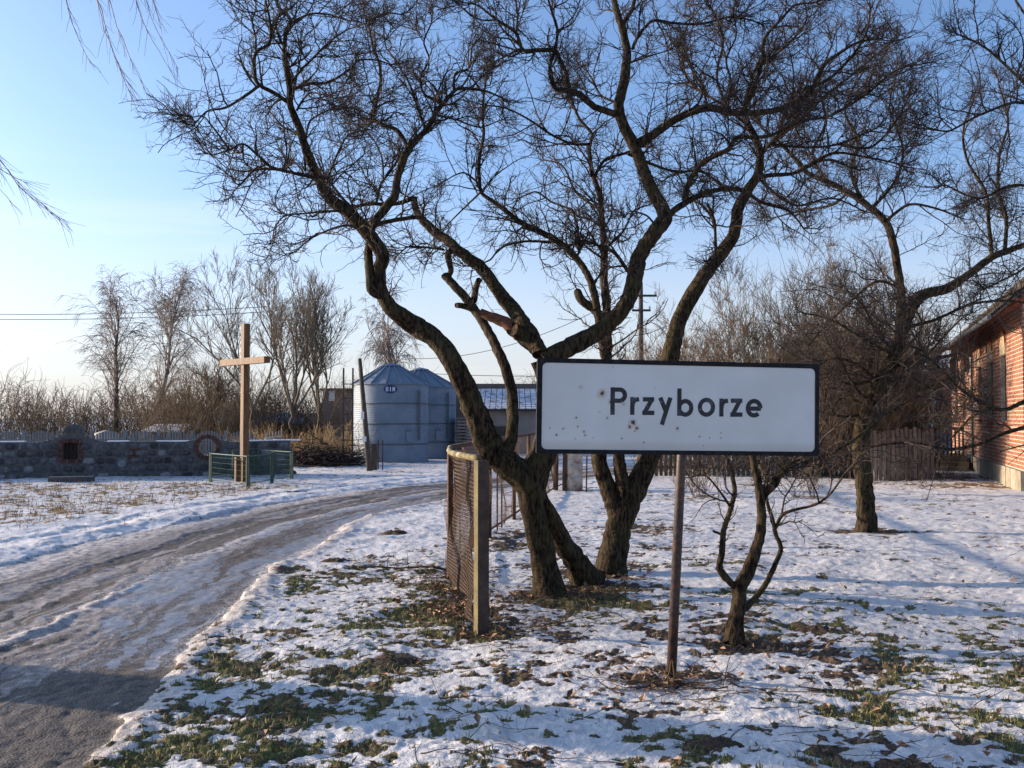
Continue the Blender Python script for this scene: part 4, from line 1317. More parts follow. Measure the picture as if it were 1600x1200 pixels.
# ------------------------------------------------------------------ stone wall
def stone_wall():
    A, B = A_(G(-330, 752)), A_(G(452, 741))
    L = np.linalg.norm(B - A)
    e = (B - A) / L
    n = A_([e[1], -e[0]])            # towards the camera
    z0 = -.08
    o = empty('stone_wall', (A[0], A[1], z0), 'low mortared fieldstone wall with brick niche and round brick opening', 'wall')

    def s_of(px):                    # where the ray of column px meets the wall
        k = (px - 800) / FPX
        return (A[0] - k * A[1]) / (k * e[1] - e[0])

    def wp(s, z, off=0): return (A[0] + e[0] * s + n[0] * off, A[1] + e[1] * s + n[1] * off, z)
    sn, sr = s_of(113), s_of(325)
    T = 1.0

    def topz(s):
        t = .93 + .02 * math.sin(s * 1.7)
        t += .28 * math.exp(-((s - sn) / .50) ** 2) + (.22 if abs(s - sn - .1) < .20 else 0)
        t += .17 * math.exp(-((s - sr) / .36) ** 2)
        return t
    yaw = math.atan2(e[1], e[0])
    # mortar core in slices, leaving the niche and the round opening free
    nich = (sn - .20, sn + .20, .48, .93)
    rc, rr = (sr, .78), .245
    core = MB()
    step = .12
    s = 0
    while s < L:
        m = s + step / 2
        segs = [(z0, topz(m))]
        if nich[0] < m < nich[1]:
            segs = [(z0, nich[2]), (nich[3], topz(m))]
        if abs(m - rc[0]) < rr + .02:
            hh = math.sqrt(max((rr + .02) ** 2 - (m - rc[0]) ** 2, 0))
            segs = [(z0, rc[1] - hh), (rc[1] + hh, max(topz(m), rc[1] + hh + .06))]
        for a, b in segs:
            core.box(wp(m, (a + b) / 2), (step, .34, b - a), yaw)
        s += step
    core.build('mortar', MAT['mortar'], o)
    MB().box(wp(sn, .70, -.15), (.46, .05, .52), yaw).build('niche_back', MAT['wood_dark'], o)
    # stones
    row = 0
    z = z0 + .02
    while z < 1.45:
        hrow = random.uniform(.17, .23)
        s = random.uniform(0, .2)
        while s < L:
            w = random.uniform(.20, .36)
            m = s + w / 2
            zc = z + hrow / 2
            ok = zc + hrow * .35 < topz(m)
            if nich[0] - .10 < m < nich[1] + .10 and nich[2] - .14 < zc < nich[3] + .12: ok = False
            if math.hypot(m - rc[0], zc - rc[1]) < rr + .16: ok = False
            if s > s_of(-25) and ok:
                k = 8
                ws, hs_ = w * .48, hrow * .47
                poly = []
                for i in range(k):
                    t = 2 * math.pi * i / k + random.uniform(-.2, .2)
                    c, sn_ = math.cos(t), math.sin(t)
                    f = 1 / max(abs(c), abs(sn_)) * .5 + .5
                    f *= random.uniform(.85, 1.0)
                    poly.append((c * ws * f, sn_ * hs_ * f))
                c0 = A_(wp(m, zc, .165))
                mb = MB()
                U = A_([e[0], e[1], 0]); Z = A_([0, 0, 1.]); Nn = A_([n[0], n[1], 0])
                dp = random.uniform(.02, .055)
                v = [c0 + U * u + Z * q for u, q in poly] + [c0 + U * u * .8 + Z * q * .8 + Nn * dp for u, q in poly] + [c0 + Nn * (dp + .012)]
                F = [[i, (i + 1) % k, k + (i + 1) % k, k + i] for i in range(k)] + [[k + i, k + (i + 1) % k, 2 * k] for i in range(k)]
                mb.add(v, F)
                mb.build('stone', MAT['stone'] if random.random() > .06 else MAT['stone_light'], o, smooth=True)
            s += w
        z += hrow
        row += 1
    # brick frame of the niche
    def brick(c, size, ang=0):
        R1 = A_([[e[0], -n[0] * -1, 0], [e[1], n[1], 0], [0, 0, 1.]])
        U = A_([e[0], e[1], 0]); Nn = A_([n[0], n[1], 0]); Z = A_([0, 0, 1.])
        U2 = U * math.cos(ang) + Z * math.sin(ang)
        Z2 = -U * math.sin(ang) + Z * math.cos(ang)
        MB().box(c, size, R=np.stack([U2, Nn, Z2], axis=1)).build('brick', MAT['brick_part'], o)
    for k in range(6):
        zz = .49 + k * .078
        brick(wp(nich[0] - .055, zz, .06), (.12, .30, .066))
        brick(wp(nich[1] + .055, zz, .06), (.12, .30, .066))
    for k in range(7):
        brick(wp(nich[0] - .03 + k * .077, .44, .06), (.066, .30, .10))
        a = (k - 3) * .09
        brick(wp(nich[0] - .03 + k * .077, .985 - abs(k - 3) * .012, .06), (.066, .30, .10), -a)
    # iron bars in the niche
    mb = MB()
    for k in range(3): mb.bar(wp(sn - .1 + k * .1, .49, .05), wp(sn - .1 + k * .1, .93, .05), .012)
    mb.build('grille', MAT['dark_steel'], o)
    for k in range(22):
        a = 2 * math.pi * k / 22
        brick(wp(rc[0] + math.cos(a) * (rr + .05), rc[1] + math.sin(a) * (rr + .05), .04), (.066, .34, .12), a + math.pi / 2 * 0 - math.pi / 2)
    for k in range(14):
        s_ = s_of(206) + (k % 3) * .09
        zz = .50 + (k // 3) * .078
        brick(wp(s_, zz, .075), (.085, .24, .066))
    # small shrine lamp left of the opening
    # thin snow on the coping
    s = s_of(-25)
    while s < L - .3:
        w = random.uniform(.5, 1.1)
        m = s + w / 2
        if abs(m - sn) > .75 and abs(m - sr) > .55 and random.random() < .8:
            k = 6
            mb = MB()
            mb.box(wp(m, topz(m) + .012, .0), (w, .30, .03), yaw)
            mb.build('snow_strip', MAT['snow_cap'], o)
        s += w * 1.05
    # round pale stone
    cc = s_of(193)
    el = [(.105 * math.cos(t), .10 * math.sin(t)) for t in np.linspace(0, 2 * math.pi, 14, endpoint=False)]
    MB().prism(el, wp(cc, .36, .16), (e[0], e[1], 0), (0, 0, 1), A_([n[0], n[1], 0]) * .07).build('stone', MAT['stone_light'], o)
    # slab step before the niche
    c = G(112, 753)
    st = MB().box((c[0], c[1], .06), (1.02, .36, .15), yaw)
    st = st.build('stone_step', MAT['stone'], origin=(float(c[0]), float(c[1]), -.02))
    tag(st, 'dark stone slab step lying in the snow before the wall niche', 'step')


stone_wall()

# concrete picket fence behind it
def concrete_fence():
    d = 36.0
    o = empty('concrete_fence', (-19, d, 0), 'grey concrete fence with arched slatted panels behind the stone wall', 'fence')
    slat_me = None
    px = -65
    pw = 52.3
    while px < 402:
        x0 = (px - 800) / FPX * d
        x1 = (px + pw - 800) / FPX * d
        ob = MB().box((x0, d, .52), (.13, .13, 1.20)).build('post', MAT['concrete'], o)
        MB().box(((x0 + x1) / 2, d, .32), (x1 - x0 - .13, .05, .09)).build('rail', MAT['concrete'], o)
        MB().box(((x0 + x1) / 2, d, .78), (x1 - x0 - .13, .05, .07)).build('rail', MAT['concrete'], o)
        n = 11
        for k in range(n):
            u = (k + 1) / (n + 1)
            xx = x0 + (x1 - x0) * u
            h = .86 + .22 * math.sin(math.pi * u)
            if slat_me is None:
                so_ = MB().box((0, 0, .5), (.062, .045, 1.)).build('slat', MAT['concrete'])
                slat_me = so_.data
            else:
                so_ = link(bpy.data.objects.new('slat', slat_me))
            so_.parent = o
            so_.location = (xx + 19, -.01, .03)
            so_.scale = (1, 1, h)
        px += pw


concrete_fence()


def pickets(name, x0, y0, x1, y1, n, h, w, mat, label, top_=True, group=None, rails=2):
    o = empty(name, (x0, y0, 0), label, 'fence', group)
    yaw = math.atan2(y1 - y0, x1 - x0)
    for k in range(n):
        f = k / (n - 1)
        x, y = x0 + (x1 - x0) * f, y0 + (y1 - y0) * f
        hh = h * random.uniform(.94, 1.04)
        R = A_([[math.cos(yaw), math.sin(yaw)]])
        mb = MB().prism([(-w / 2, -.05), (w / 2, -.05), (w / 2, hh - w * .8), (0, hh), (-w / 2, hh - w * .8)] if top_ else [(-w / 2, -.05), (w / 2, -.05), (w / 2, hh), (-w / 2, hh)],
                        (x, y, 0), (math.cos(yaw), math.sin(yaw), 0), (0, 0, 1), (-math.sin(yaw) * .022, math.cos(yaw) * .022, 0))
        mb.build('picket', mat, o)
    for z in ([h * .25, h * .78][:rails]):
        MB().bar((x0 - math.sin(yaw) * .05, y0 + math.cos(yaw) * .05, z), (x1 - math.sin(yaw) * .05, y1 + math.cos(yaw) * .05, z), .05, .07).build('rail', mat, o)
    return o


pickets('picket_fence', *gx(417, 31), *gx(441, 34), 6, 1.18, .10, MAT['white_picket'], 'short run of pale sunlit pointed pickets behind the right end of the stone wall')
pickets('picket_fence', *gx(1010, 27.2), *gx(1352, 26.8), 46, .95, .085, MAT['wood_dark'], 'long dark wooden picket fence along the back of the snowy lawn')
pickets('board_fence', *gx(1360, 25.5), *gx(1456, 26.3), 15, 1.30, .102, MAT['wood_grey'], 'pale grey vertical board fence panel left of the porch', False)

# ------------------------------------------------------------------ chain-link fence by the sign
def mesh_fence():
    Pn = A_(G(752, 989)); Cn = A_(G(703, 905))
    o = empty('mesh_fence', (Pn[0], Pn[1], H(*Pn) - .05), 'rusty chain-link fence with a mossy front post, turning a corner beside the road verge', 'fence')
    z0 = H(*Pn) - .05
    hh = 1.30
    yaw = math.radians(22)
    MB().box((Pn[0], Pn[1], z0 + (hh + .06) / 2), (.088, .09, hh + .06), yaw).build('post', MAT['front_post'], o)
    Q = [Pn, Cn, A_(G(763, 841)), A_(G(803, 813)), A_(G(826, 797)), A_(G(868, 768)), A_(G(905, 752))]
    # rails
    for i in range(len(Q) - 1):
        a, b = Q[i], Q[i + 1]
        za, zb = (hh, 1.30) if i == 0 else (1.30, 1.30)
        m = (a + b) / 2
        sag = .0
        p0, p1 = (a[0], a[1], za), (b[0], b[1], zb)
        if i == 0:
            q = resample([(a[0] - .02, a[1], za - .01), (m[0] - .10, m[1] - .1, za - .005), (b[0], b[1], zb)], .2)
            mb = MB()
            mb.tube(q, .026, 8)
            mb.build('rail', MAT['rail_moss'], o, smooth=True)
        else:
            MB().bar(p0, p1, .04, .045).build('rail', MAT['rust'], o)
        if i > 0:
            MB().bar((a[0], a[1], .10), (b[0], b[1], .10), .02, .025).build('rail', MAT['rust'], o)
    for i, a in enumerate(Q[1:]):
        MB().box((a[0], a[1], .62), (.05, .05, 1.38) if i != 1 else (.075, .06, 1.38), .3).build('post', MAT['rust'], o)
    for (px, py) in ((784, 826), (777, 830)):
        a = G(px, py)
        MB().bar((a[0], a[1], -.05), (a[0], a[1], 1.28), .022).build('stay', MAT['rust'], o)
    # chain link panels: zigzag wires
    def link_panel(a, b, s, r, name='wire_mesh', lean=0):
        L = np.linalg.norm(b - a)
        e = (b - a) / L
        nn = A_([-e[1], e[0]])
        H0, H1 = .06, 1.27
        n = int(L / s)
        rows = int((H1 - H0) / (s / 2))
        k = np.arange(rows + 1)
        pts = []
        for j in range(n + 1):
            zz = H0 + k * (H1 - H0) / rows
            off = np.where(k % 2 == 0, 0, 1) * s * .5
            base = j * s
            for sg in (1,):
                u = np.clip(base + off * sg, 0, L)
                bul = .045 * np.sin(u / L * 9 + zz * 3) + .02 * np.sin(zz * 11 + u * 5)
                pts.append(np.column_stack([a[0] + e[0] * u + nn[0] * bul, a[1] + e[1] * u + nn[1] * bul, zz]))
                u2 = np.clip(base - off * sg, 0, L)
                bul = .045 * np.sin(u2 / L * 9 + zz * 3) + .02 * np.sin(zz * 11 + u2 * 5)
                pts.append(np.column_stack([a[0] + e[0] * u2 + nn[0] * (bul + .004), a[1] + e[1] * u2 + nn[1] * (bul + .004), zz]))
        Pp = A_(pts)
        V, F = tubes(Pp, np.full(Pp.shape[:2], r), 3)
        put(name, V, F, MAT['wire'], o)['kind'] = 'stuff'
    link_panel(Pn + A_([-.03, .04]), Cn, .034, .0031)
    link_panel(Cn, Q[2], .055, .0016)
    link_panel(Q[2], Q[3], .055, .0015)
    link_panel(Q[3], Q[4], .055, .0015)
    for k in (.28, .62):
        m = Pn * (1 - k) + Cn * k
        MB().bar((m[0], m[1], 0), (m[0], m[1], 1.28), .008).build('stay', MAT['rust'], o)
    # panel of sheet mesh further back
    link_panel(Q[4], Q[5], .08, .0025)


mesh_fence()


def leaning_rods():
    for k, (x1, y1, x2, y2, d, w, lab) in enumerate([
            (869, 690, 868, 768, 21.5, .11, 'thick rusty fence post left of the metal drum'),
            (857, 712, 869, 765, 21.3, .03, 'thin iron rod leaning against the thick rusty post'),
            (882, 700, 881, 767, 21.4, .07, 'dark post touching the left side of the metal drum'),
            (917, 712, 916, 768, 21.0, .028, 'thin upright iron rod just right of the metal drum')]):
        a, b = P(x1, y1, d), P(x2, y2, d)
        b[2] = -.04
        ob = MB().bar(b, a, w).build('fence_post', MAT['rust'], origin=tuple(b))
        tag(ob, lab, 'post')


leaning_rods()


def drum():
    x, y = G(896, 768)
    o = empty('metal_drum', (x, y, -.03), 'pale dented metal drum standing upright on the snow behind the plum trunks', 'drum')
    r = .20
    h = .86
    prof = [(0.001, 0), (r - .02, 0), (r, .02), (r, .26), (r + .012, .28), (r, .30), (r, .55), (r + .012, .57), (r, .59), (r, h - .02), (r + .008, h)]
    MB().lathe((x, y, -.03), prof, 28).build('body', MAT['drum'], o, smooth=True)
    MB().lathe((x, y, -.03 + h), [(r + .016, -.03), (r + .018, .0), (r + .01, .012), (0.001, .03)], 28).build('lid', MAT['drum'], o, smooth=True)


drum()

for k, (px, py, sx_, sy_, sz_, lab) in enumerate([(1062, 727, .28, .22, .20, 'low brownish heap of boulders at the foot of the picket fence'), ]):
    x, y = G(px, 733)
    mb = MB()
    V, F = [], []
    prof = [(.30, -.05), (.34, .06), (.30, .17), (.18, .25), (.001, .27)]
    mb.lathe((x, y, 0), prof, 14)
    V = np.concatenate(mb.V)
    V += (np.stack([fbm(V[:, 0] * 6, V[:, 2] * 6 + V[:, 1] * 3, 3), fbm(V[:, 1] * 6, V[:, 2] * 6, 4), fbm(V[:, 0] * 5, V[:, 1] * 5, 5)], 1) - .5) * .22
    ob = put('boulder', V, mb.F, MAT['stone'], origin=(x, y, 0), smooth=True)
    ob.data.materials[0] = MAT['plinth']
    tag(ob, 'rounded mossy boulder at the foot of the dark picket fence', 'stone')

# ------------------------------------------------------------------ village sign
def sign_face_mat():
    m, t, b = new_mat('white_enamel_with_rust')
    co = nd(t, 'ShaderNodeTexCoord').outputs['Object']
    nf = noise(t, 40, 4, .6, co)
    base = mixc(t, mrange(t, noise(t, 3, 4, .5, co), .3, .7), (.66, .645, .615), (.60, .585, .555))
    sep = nd(t, 'ShaderNodeSeparateXYZ')
    t.links.new(co, sep.inputs[0])
    base = mixc(t, mrange(t, sep.outputs[2], -.24, -.19, .45, 0), base, (.45, .40, .33))
    spots = [(362, 239, 13, 1), (410, 281, 9, 1), (520, 385, 12, 1), (505, 405, 8, 1), (541, 412, 9, 1), (530, 428, 4, 1), (748, 415, 6, 1), (862, 456, 4, 1), (914, 462, 3.5, .6), (973, 463, 4, 1), (973, 437, 4, .5),
             (884, 501, 3, 1), (577, 486, 4, 1), (465, 464, 4, 1), (275, 430, 5, .8), (281, 448, 5, .7), (235, 360, 4.5, 1), (172, 415, 5, .6), (138, 447, 4.5, 1), (105, 412, 3.5, .7), (243, 405, 3.5, .8), (322, 461, 3, .7), (255, 206, 8, .3),
             (417, 105, 3, .8), (470, 290, 12, .35), (630, 212, 3.5, .5), (392, 362, 5, .5), (232, 466, 4, .4), (352, 332, 5, .3)]
    tot = None
    halo = None
    for (cx, cy, r, a) in spots:
        X, Z = sxy(cx, cy)
        d = nd(t, 'ShaderNodeVectorMath', operation='DISTANCE')
        cmb = nd(t, 'ShaderNodeCombineXYZ')
        t.links.new(sep.outputs[0], cmb.inputs[0])
        t.links.new(sep.outputs[2], cmb.inputs[2])
        t.links.new(cmb.outputs[0], d.inputs[0])
        d.inputs[1].default_value = (X, 0, Z)
        rr = r * 1.78 / 1450
        dd = math_(t, 'ADD', d.outputs['Value'], math_(t, 'MULTIPLY', math_(t, 'SUBTRACT', nf, .5), rr * 2.4))
        f = mrange(t, dd, rr * .55, rr * .95, a, 0)
        hf = mrange(t, dd, rr * .8, rr * 2.6, a * .5, 0)
        tot = f if tot is None else math_(t, 'MAXIMUM', tot, f)
        halo = hf if halo is None else math_(t, 'MAXIMUM', halo, hf)
    c = mixc(t, halo, base, (.42, .26, .15))
    c = mixc(t, tot, c, mixc(t, mrange(t, nf, .4, .6), (.035, .02, .014), (.22, .085, .035)))
    t.links.new(c, b.inputs['Base Color'])
    b.inputs['Roughness'].default_value = .45
    bump(t, b, noise(t, 2.5, 2, .5, co), .08, .02)
    return m


SW, SH = 1.78, .572
def sxy(cx, cy):
    tp = 58 + .0233 * (cx - 40)
    bt = 540 + .009 * (cx - 38)
    u = (cx - 39) / 1451.0
    v = (cy - tp) / (bt - tp)
    return (u - .5) * SW, (.5 - v) * SH


def letter_mat():
    m, t, b = new_mat('faded_black_paint')
    co = nd(t, 'ShaderNodeTexCoord').outputs['Object']
    f = mrange(t, noise(t, 9, 4, .6, co), .50, .72)
    c = mixc(t, f, (.006, .006, .008), (.045, .052, .065))
    c = mixc(t, mrange(t, noise(t, 45, 3, .6, co), .66, .72), c, (.25, .26, .27))
    t.links.new(c, b.inputs['Base Color'])
    b.inputs['Roughness'].default_value = .5
    return m


def sign():
    base = G(1048, 1062)
    ml, mr_ = P(832, 633.5, 5.94), P(1285.6, 640.8, 6.20)
    C = (ml + mr_) / 2
    U = (mr_ - ml) / np.linalg.norm(mr_ - ml)
    Z = A_([0.012, 0, 1.]); Z = Z - U * np.dot(U, Z); Z /= np.linalg.norm(Z)
    N = np.cross(U, Z)                # towards the camera
    if N[1] > 0: N = -N
    z0 = H(*base) - .05
    o = empty('village_sign', (base[0], base[1], z0), 'white village name sign reading Przyborze in black on a dark steel pole', 'sign')
    Rm = Matrix(((U[0], -N[0], Z[0]), (U[1], -N[1], Z[1]), (U[2], -N[2], Z[2])))
    # local frame: x along sign, y away from camera, z up

    def local(name, mb, mat, parent, off=0.):
        me = mesh_np(name, np.concatenate(mb.V), mb.F, mat)
        ob = link(bpy.data.objects.new(name, me))
        ob.parent = parent
        return ob

    def rrect(x0, x1, z0_, z1, r, k=6):
        out = []
        for cx, cz, a0 in ((x1 - r, z1 - r, 0), (x0 + r, z1 - r, 90), (x0 + r, z0_ + r, 180), (x1 - r, z0_ + r, 270)):
            for i in range(k + 1):
                a = math.radians(a0 + 90 * i / k)
                out.append((cx + r * math.cos(a), cz + r * math.sin(a)))
        return out
    hw, hh = SW / 2, SH / 2
    outer = rrect(-hw, hw, -hh, hh, .010)
    inner = rrect(-hw + .031, hw - .026, -hh + .026, hh - .028, .030)
    # face panel slightly inside the border
    f = MB().prism(rrect(-hw + .004, hw - .004, -hh + .004, hh - .004, .01), (0, 0, 0), (1, 0, 0), (0, 0, 1), (0, .004, 0))
    face = local('face', f, sign_face_mat(), o)
    face.matrix_local = Matrix.Translation(Vector(C) - o.location) @ Rm.to_4x4()
    bk = MB().prism(outer, (0, .006, 0), (1, 0, 0), (0, 0, 1), (0, .003, 0))
    local('back_plate', bk, MAT['sign_back'], face)
    # raised border: ring between the outer and the inner outline
    n = len(outer)
    V = [(x, -.004, z) for x, z in outer] + [(x, -.004, z) for x, z in inner] + [(x, .020, z) for x, z in outer] + [(x, .0005, z) for x, z in inner]
    F = []
    for i in range(n):
        j = (i + 1) % n
        F.append([i, j, n + j, n + i])
        F.append([i, 2 * n + i, 2 * n + j, j])
        F.append([n + i, n + j, 3 * n + j, 3 * n + i])
    b = MB().add(V, F)
    local('border', b, MAT['sign_border'], face)
    # letters from strokes
    lm = letter_mat()

    def strokes(paths, w=22):
        mb = MB()
        for ip, path in enumerate(paths):
            closed = path[0] == path[-1] and len(path) > 3
            p = A_(path[:-1] if closed else path, float)
            m = len(p)
            Lq, Rq = [], []
            for i in range(m):
                a = p[(i - 1) % m] if (closed or i > 0) else None
                c = p[(i + 1) % m] if (closed or i < m - 1) else None
                d1 = (p[i] - a) / np.linalg.norm(p[i] - a) if a is not None else None
                d2 = (c - p[i]) / np.linalg.norm(c - p[i]) if c is not None else None
                if d1 is None: d1 = d2
                if d2 is None: d2 = d1
                nn1, nn2 = A_([-d1[1], d1[0]]), A_([-d2[1], d2[0]])
                mm = nn1 + nn2
                mm /= np.linalg.norm(mm)
                k = w / 2 / max(np.dot(mm, nn1), .45)
                Lq.append(p[i] + mm * k); Rq.append(p[i] - mm * k)
            yy = -.0012 - .0002 * ip
            V = []
            for q in Lq + Rq:
                X, Zz = sxy(*q); V.append((X, yy, Zz))
            for q in Lq + Rq:
                X, Zz = sxy(*q); V.append((X, .002, Zz))
            F = []
            rngs = m if closed else m - 1
            for i in range(rngs):
                j = (i + 1) % m
                F.append([i, j, m + j, m + i])
                F.append([i, 2 * m + i, 2 * m + j, j])
                F.append([m + i, m + j, 3 * m + j, 3 * m + i])
            if not closed:
                F.append([0, m, 3 * m, 2 * m]); F.append([m - 1, 3 * m - 1, 4 * m - 1, 2 * m - 1])
            mb.add(V, F)
        return mb

    def arc(cx, cy, rx, ry, a0, a1, k=14):
        return [(cx + rx * math.cos(math.radians(a0 + (a1 - a0) * i / k)), cy - ry * math.sin(math.radians(a0 + (a1 - a0) * i / k))) for i in range(k + 1)]
    ring = arc(897, 308, 34, 37, 0, 360, 28); ring[-1] = ring[0]
    bowl = arc(790, 309, 31, 33, 150, -150, 18)
    L = [
        [[(417, 346), (417, 207)], [(412, 219), (450, 219)] + arc(452, 247, 27, 28, 80, -80, 10) + [(450, 275), (412, 275)]],
        [[(517, 346), (517, 256)], [(517, 305), (520, 285), (530, 271), (551, 267)]],
        [[(570, 268), (628, 268)], [(614, 272), (580, 334)], [(568, 336), (629, 336)]],
        [[(659, 259), (690, 333)], [(711, 259), (668, 396)]],
        [[(757, 351), (757, 213)], [(757, 300), (762, 285)] + arc(788, 311, 31, 34, 140, -140, 18) + [(757, 330)]],
        [ring],
        [[(975, 355), (975, 264)], [(975, 313), (978, 293), (988, 279), (1009, 275)]],
        [[(1024, 275), (1084, 275)], [(1069, 279), (1035, 343)], [(1022, 345), (1085, 345)]],
        [[(1110, 315), (1182, 315)], arc(1146, 313, 33, 36, -2, 312, 22)],
    ]
    for paths in L:
        local('letter', strokes(paths), lm, face)
    # pole: slightly leaning round steel tube behind the panel, with clamps
    t0 = A_([base[0], base[1], z0]); 
    pd = 6.12
    t1 = P(1066, 600, 6.14); t1[1] = base[1] + .03
    face_y = C[1]
    t0[1] = base[1]
    t1 = P(1063, 712, base[1] + .04)
    dirv = (t1 - t0)
    t2 = t0 + dirv * 1.35
    # keep the tube just behind the plate
    shift = (C[1] + .055) - t1[1]
    t0[1] += 0; t1[1] += shift; t2[1] = t1[1]
    MB().tube([t0, t1, t2], [.031, .0285, .0285], 16).build('pole', MAT['dark_steel'], o, smooth=True)
    for zz in (-.2, .1):
        MB().box(t1 + A_([0, .0, .27 + zz * .9]), (.12, .075, .03)).build('clamp', MAT['dark_steel'], o)


sign()

# ------------------------------------------------------------------ brick house
def house():
    C0 = A_([11.0, 21.4]); u = A_([.322, .947]); u /= np.linalg.norm(u)
    nin = A_([u[1], -u[0]])           # into the house
    L, D = 16.0, 8.5
    zp, ze = .44, 4.25

    def wp(s, z, o=0): return A_([C0[0] + u[0] * s - nin[0] * o, C0[1] + u[1] * s - nin[1] * o, z])
    yaw = math.atan2(u[1], u[0])
    o = empty('brick_house', (C0[0], C0[1], 0), 'red brick house with stone plinth and tall narrow windows at the right edge', 'house')
    U3, N3, Z3 = A_([u[0], u[1], 0]), A_([-nin[0], -nin[1], 0]), A_([0, 0, 1.])
    RM = np.stack([U3, N3, Z3], axis=1)
    wins = [(2.43, 3.35, 1.50, 3.10), (4.80, 5.80, 1.55, 3.05), (7.1, 7.9, 1.55, 3.05), (11.3, 12.2, 1.5, 3.0), (13.8, 14.6, 1.5, 3.0)]
    # mortar-coloured wall body split round the window openings
    mb = MB()
    th = .38
    xs = [0] + [v for w in wins for v in w[:2]] + [L]
    for i in range(0, len(xs) - 1, 2):
        mb.box(wp((xs[i] + xs[i + 1]) / 2, (zp + ze) / 2, -th / 2), (xs[i + 1] - xs[i], th, ze - zp), R=RM)
    for a, b, c, d in wins:
        mb.box(wp((a + b) / 2, (zp + c) / 2, -th / 2), (b - a, th, c - zp), R=RM)
        mb.box(wp((a + b) / 2, (d + ze) / 2, -th / 2), (b - a, th, ze - d), R=RM)
    mb.box(wp(.19 , (zp + ze) / 2, -D / 2 - th / 2), (.38, D - th, ze - zp), R=RM)
    mb.box(wp(L - .19, (zp + ze) / 2, -D / 2 - th / 2), (.38, D - th, ze - zp), R=RM)
    mb.box(wp(L / 2, (zp + ze) / 2, -D + .19), (L - .76, th, ze - zp), R=RM)
    mb.build('wall', MAT['house_mortar'], o)
    # bricks laid in courses: real blocks proud of the mortar
    hb, pit = .068, .092
    V, F, n = [], [], 0
    box = A_([[x, y, z] for z in (-1, 1) for y in (-1, 1) for x in (-1, 1)]) * .5
    fc = A_([[0, 2, 3, 1], [4, 5, 7, 6], [0, 1, 5, 4], [2, 6, 7, 3], [0, 4, 6, 2], [1, 3, 7, 5]])
    k = 0
    z = zp + .03
    while z + hb < ze:
        s = -.004 - (.0 if k % 2 else .13)
        while s < L:
            w = .245 if k % 2 else .245
            a, b = max(s, -.003), min(s + w, L)
            if b - a > .05:
                zc = z + hb / 2
                cut = False
                for (wa, wb, wc, wd) in wins:
                    if wc - .02 < zc < wd + .65 and b > wa - .02 and a < wb + .02:
                        if a < wa - .06: b = wa - .02
                        elif b > wb + .06: a = wb + .02
                        else: cut = True
                if not cut and b - a > .04:
                    v = box * A_([b - a, .030, hb]) @ RM.T + wp((a + b) / 2, zc, -.007 + random.uniform(-.002, .002))
                    V.append(v); F.append(fc + n); n += 8
            s += .262
        # gable side (near end wall)
        s = 0
        q = 0 if k % 2 else .13
        while q < D:
            v = box * A_([.030, .245, hb]) @ RM.T + wp(-.006, z + hb / 2, -q - .12)
            V.append(v); F.append(fc + n); n += 8
            q += .262
        z += pit
        k += 1
    bo = put('brickwork', np.concatenate(V), np.concatenate(F), MAT['house_brick'], o)
    bo['kind'] = 'stuff'
    # plinth of dressed stones
    s = 0
    while s < L:
        w = random.uniform(.5, .8)
        MB().box(wp(s + w / 2, zp / 2 - .05, -.14 + random.uniform(0, .02)), (w - .02, .42, zp + .09), R=RM).build('plinth_stone', MAT['plinth'], o)
        s += w
    s = 0
    while s < D:
        w = random.uniform(.5, .8)
        MB().box(wp(.14, zp / 2 - .05, -s - w / 2 - .30), (.42, w - .02, zp + .09), R=RM).build('plinth_stone', MAT['plinth'], o)
        s += w
    # windows
    for a, b, c, d in wins:
        m = (a + b) / 2
        w = b - a
        fr = MB()
        for (cx, cz, sx_, sz_) in ((a + .035, (c + d) / 2, .07, d - c), (b - .035, (c + d) / 2, .07, d - c), (m, c + .035, w - .14, .07), (m, d - .035, w - .14, .07), (m, (c + d) / 2, .05, d - c - .14), (m, c + (d - c) * .66, w - .14 - .05, .05)):
            if cz == c + (d - c) * .66:
                for sg in (-1, 1):
                    fr.box(wp(m + sg * (w - .14 + .05) / 4, cz, -.12), ((w - .14 - .05) / 2, .05, .05), R=RM)
            else:
                fr.box(wp(cx, cz, -.12), (sx_, .06, sz_), R=RM)
        wo_ = fr.build('window', MAT['wood_dark'], o)
        MB().box(wp(m, (c + d) / 2, -.14), (w - .13, .012, d - c - .13), R=RM).build('pane', MAT['dark_glass'], wo_)
        MB().box(wp(m, c - .045, .04), (w + .14, .16, .06), R=RM).build('sill', MAT['brick_trim'], wo_)
        # cream infill under an arch of bricks
        pts = [(-w / 2 + .02, .0), (w / 2 - .02, .0)] + [((w / 2 - .02) * math.cos(t), .28 + .26 * math.sin(t)) for t in np.linspace(0, math.pi, 11)]
        MB().prism(pts, wp(m, d + .015, .0), U3, Z3, N3 * .022).build('lintel_panel', MAT['cream'], o)
        for k in range(9):
            t = math.pi * (k + .5) / 9
            cc = wp(m + (w / 2 + .03) * math.cos(t), d + .30 + .30 * math.sin(t), .012)
            Ua = U3 * math.sin(t) - Z3 * math.cos(t) if False else U3 * math.cos(t - math.pi / 2) + Z3 * math.sin(t - math.pi / 2)
            Za = -U3 * math.sin(t - math.pi / 2) + Z3 * math.cos(t - math.pi / 2)
            MB().box(cc, (.13, .06, .09), R=np.stack([Ua, N3, Za], axis=1)).build('arch_brick', MAT['brick_trim'], o)
    # cornice and roof
    MB().box(wp(L / 2, ze - .13, -.05), (L + .1, .36, .12), R=RM).build('cornice', MAT['brick_trim'], o)
    e0, rh, ro = .62, 4.0, D / 2
    roof = o
    rows, cols = 15, 26
    slope_v = A_(wp(0, ze + rh, -ro) - wp(0, ze - .46, e0))
    Ls = np.linalg.norm(slope_v)
    sd = slope_v / Ls
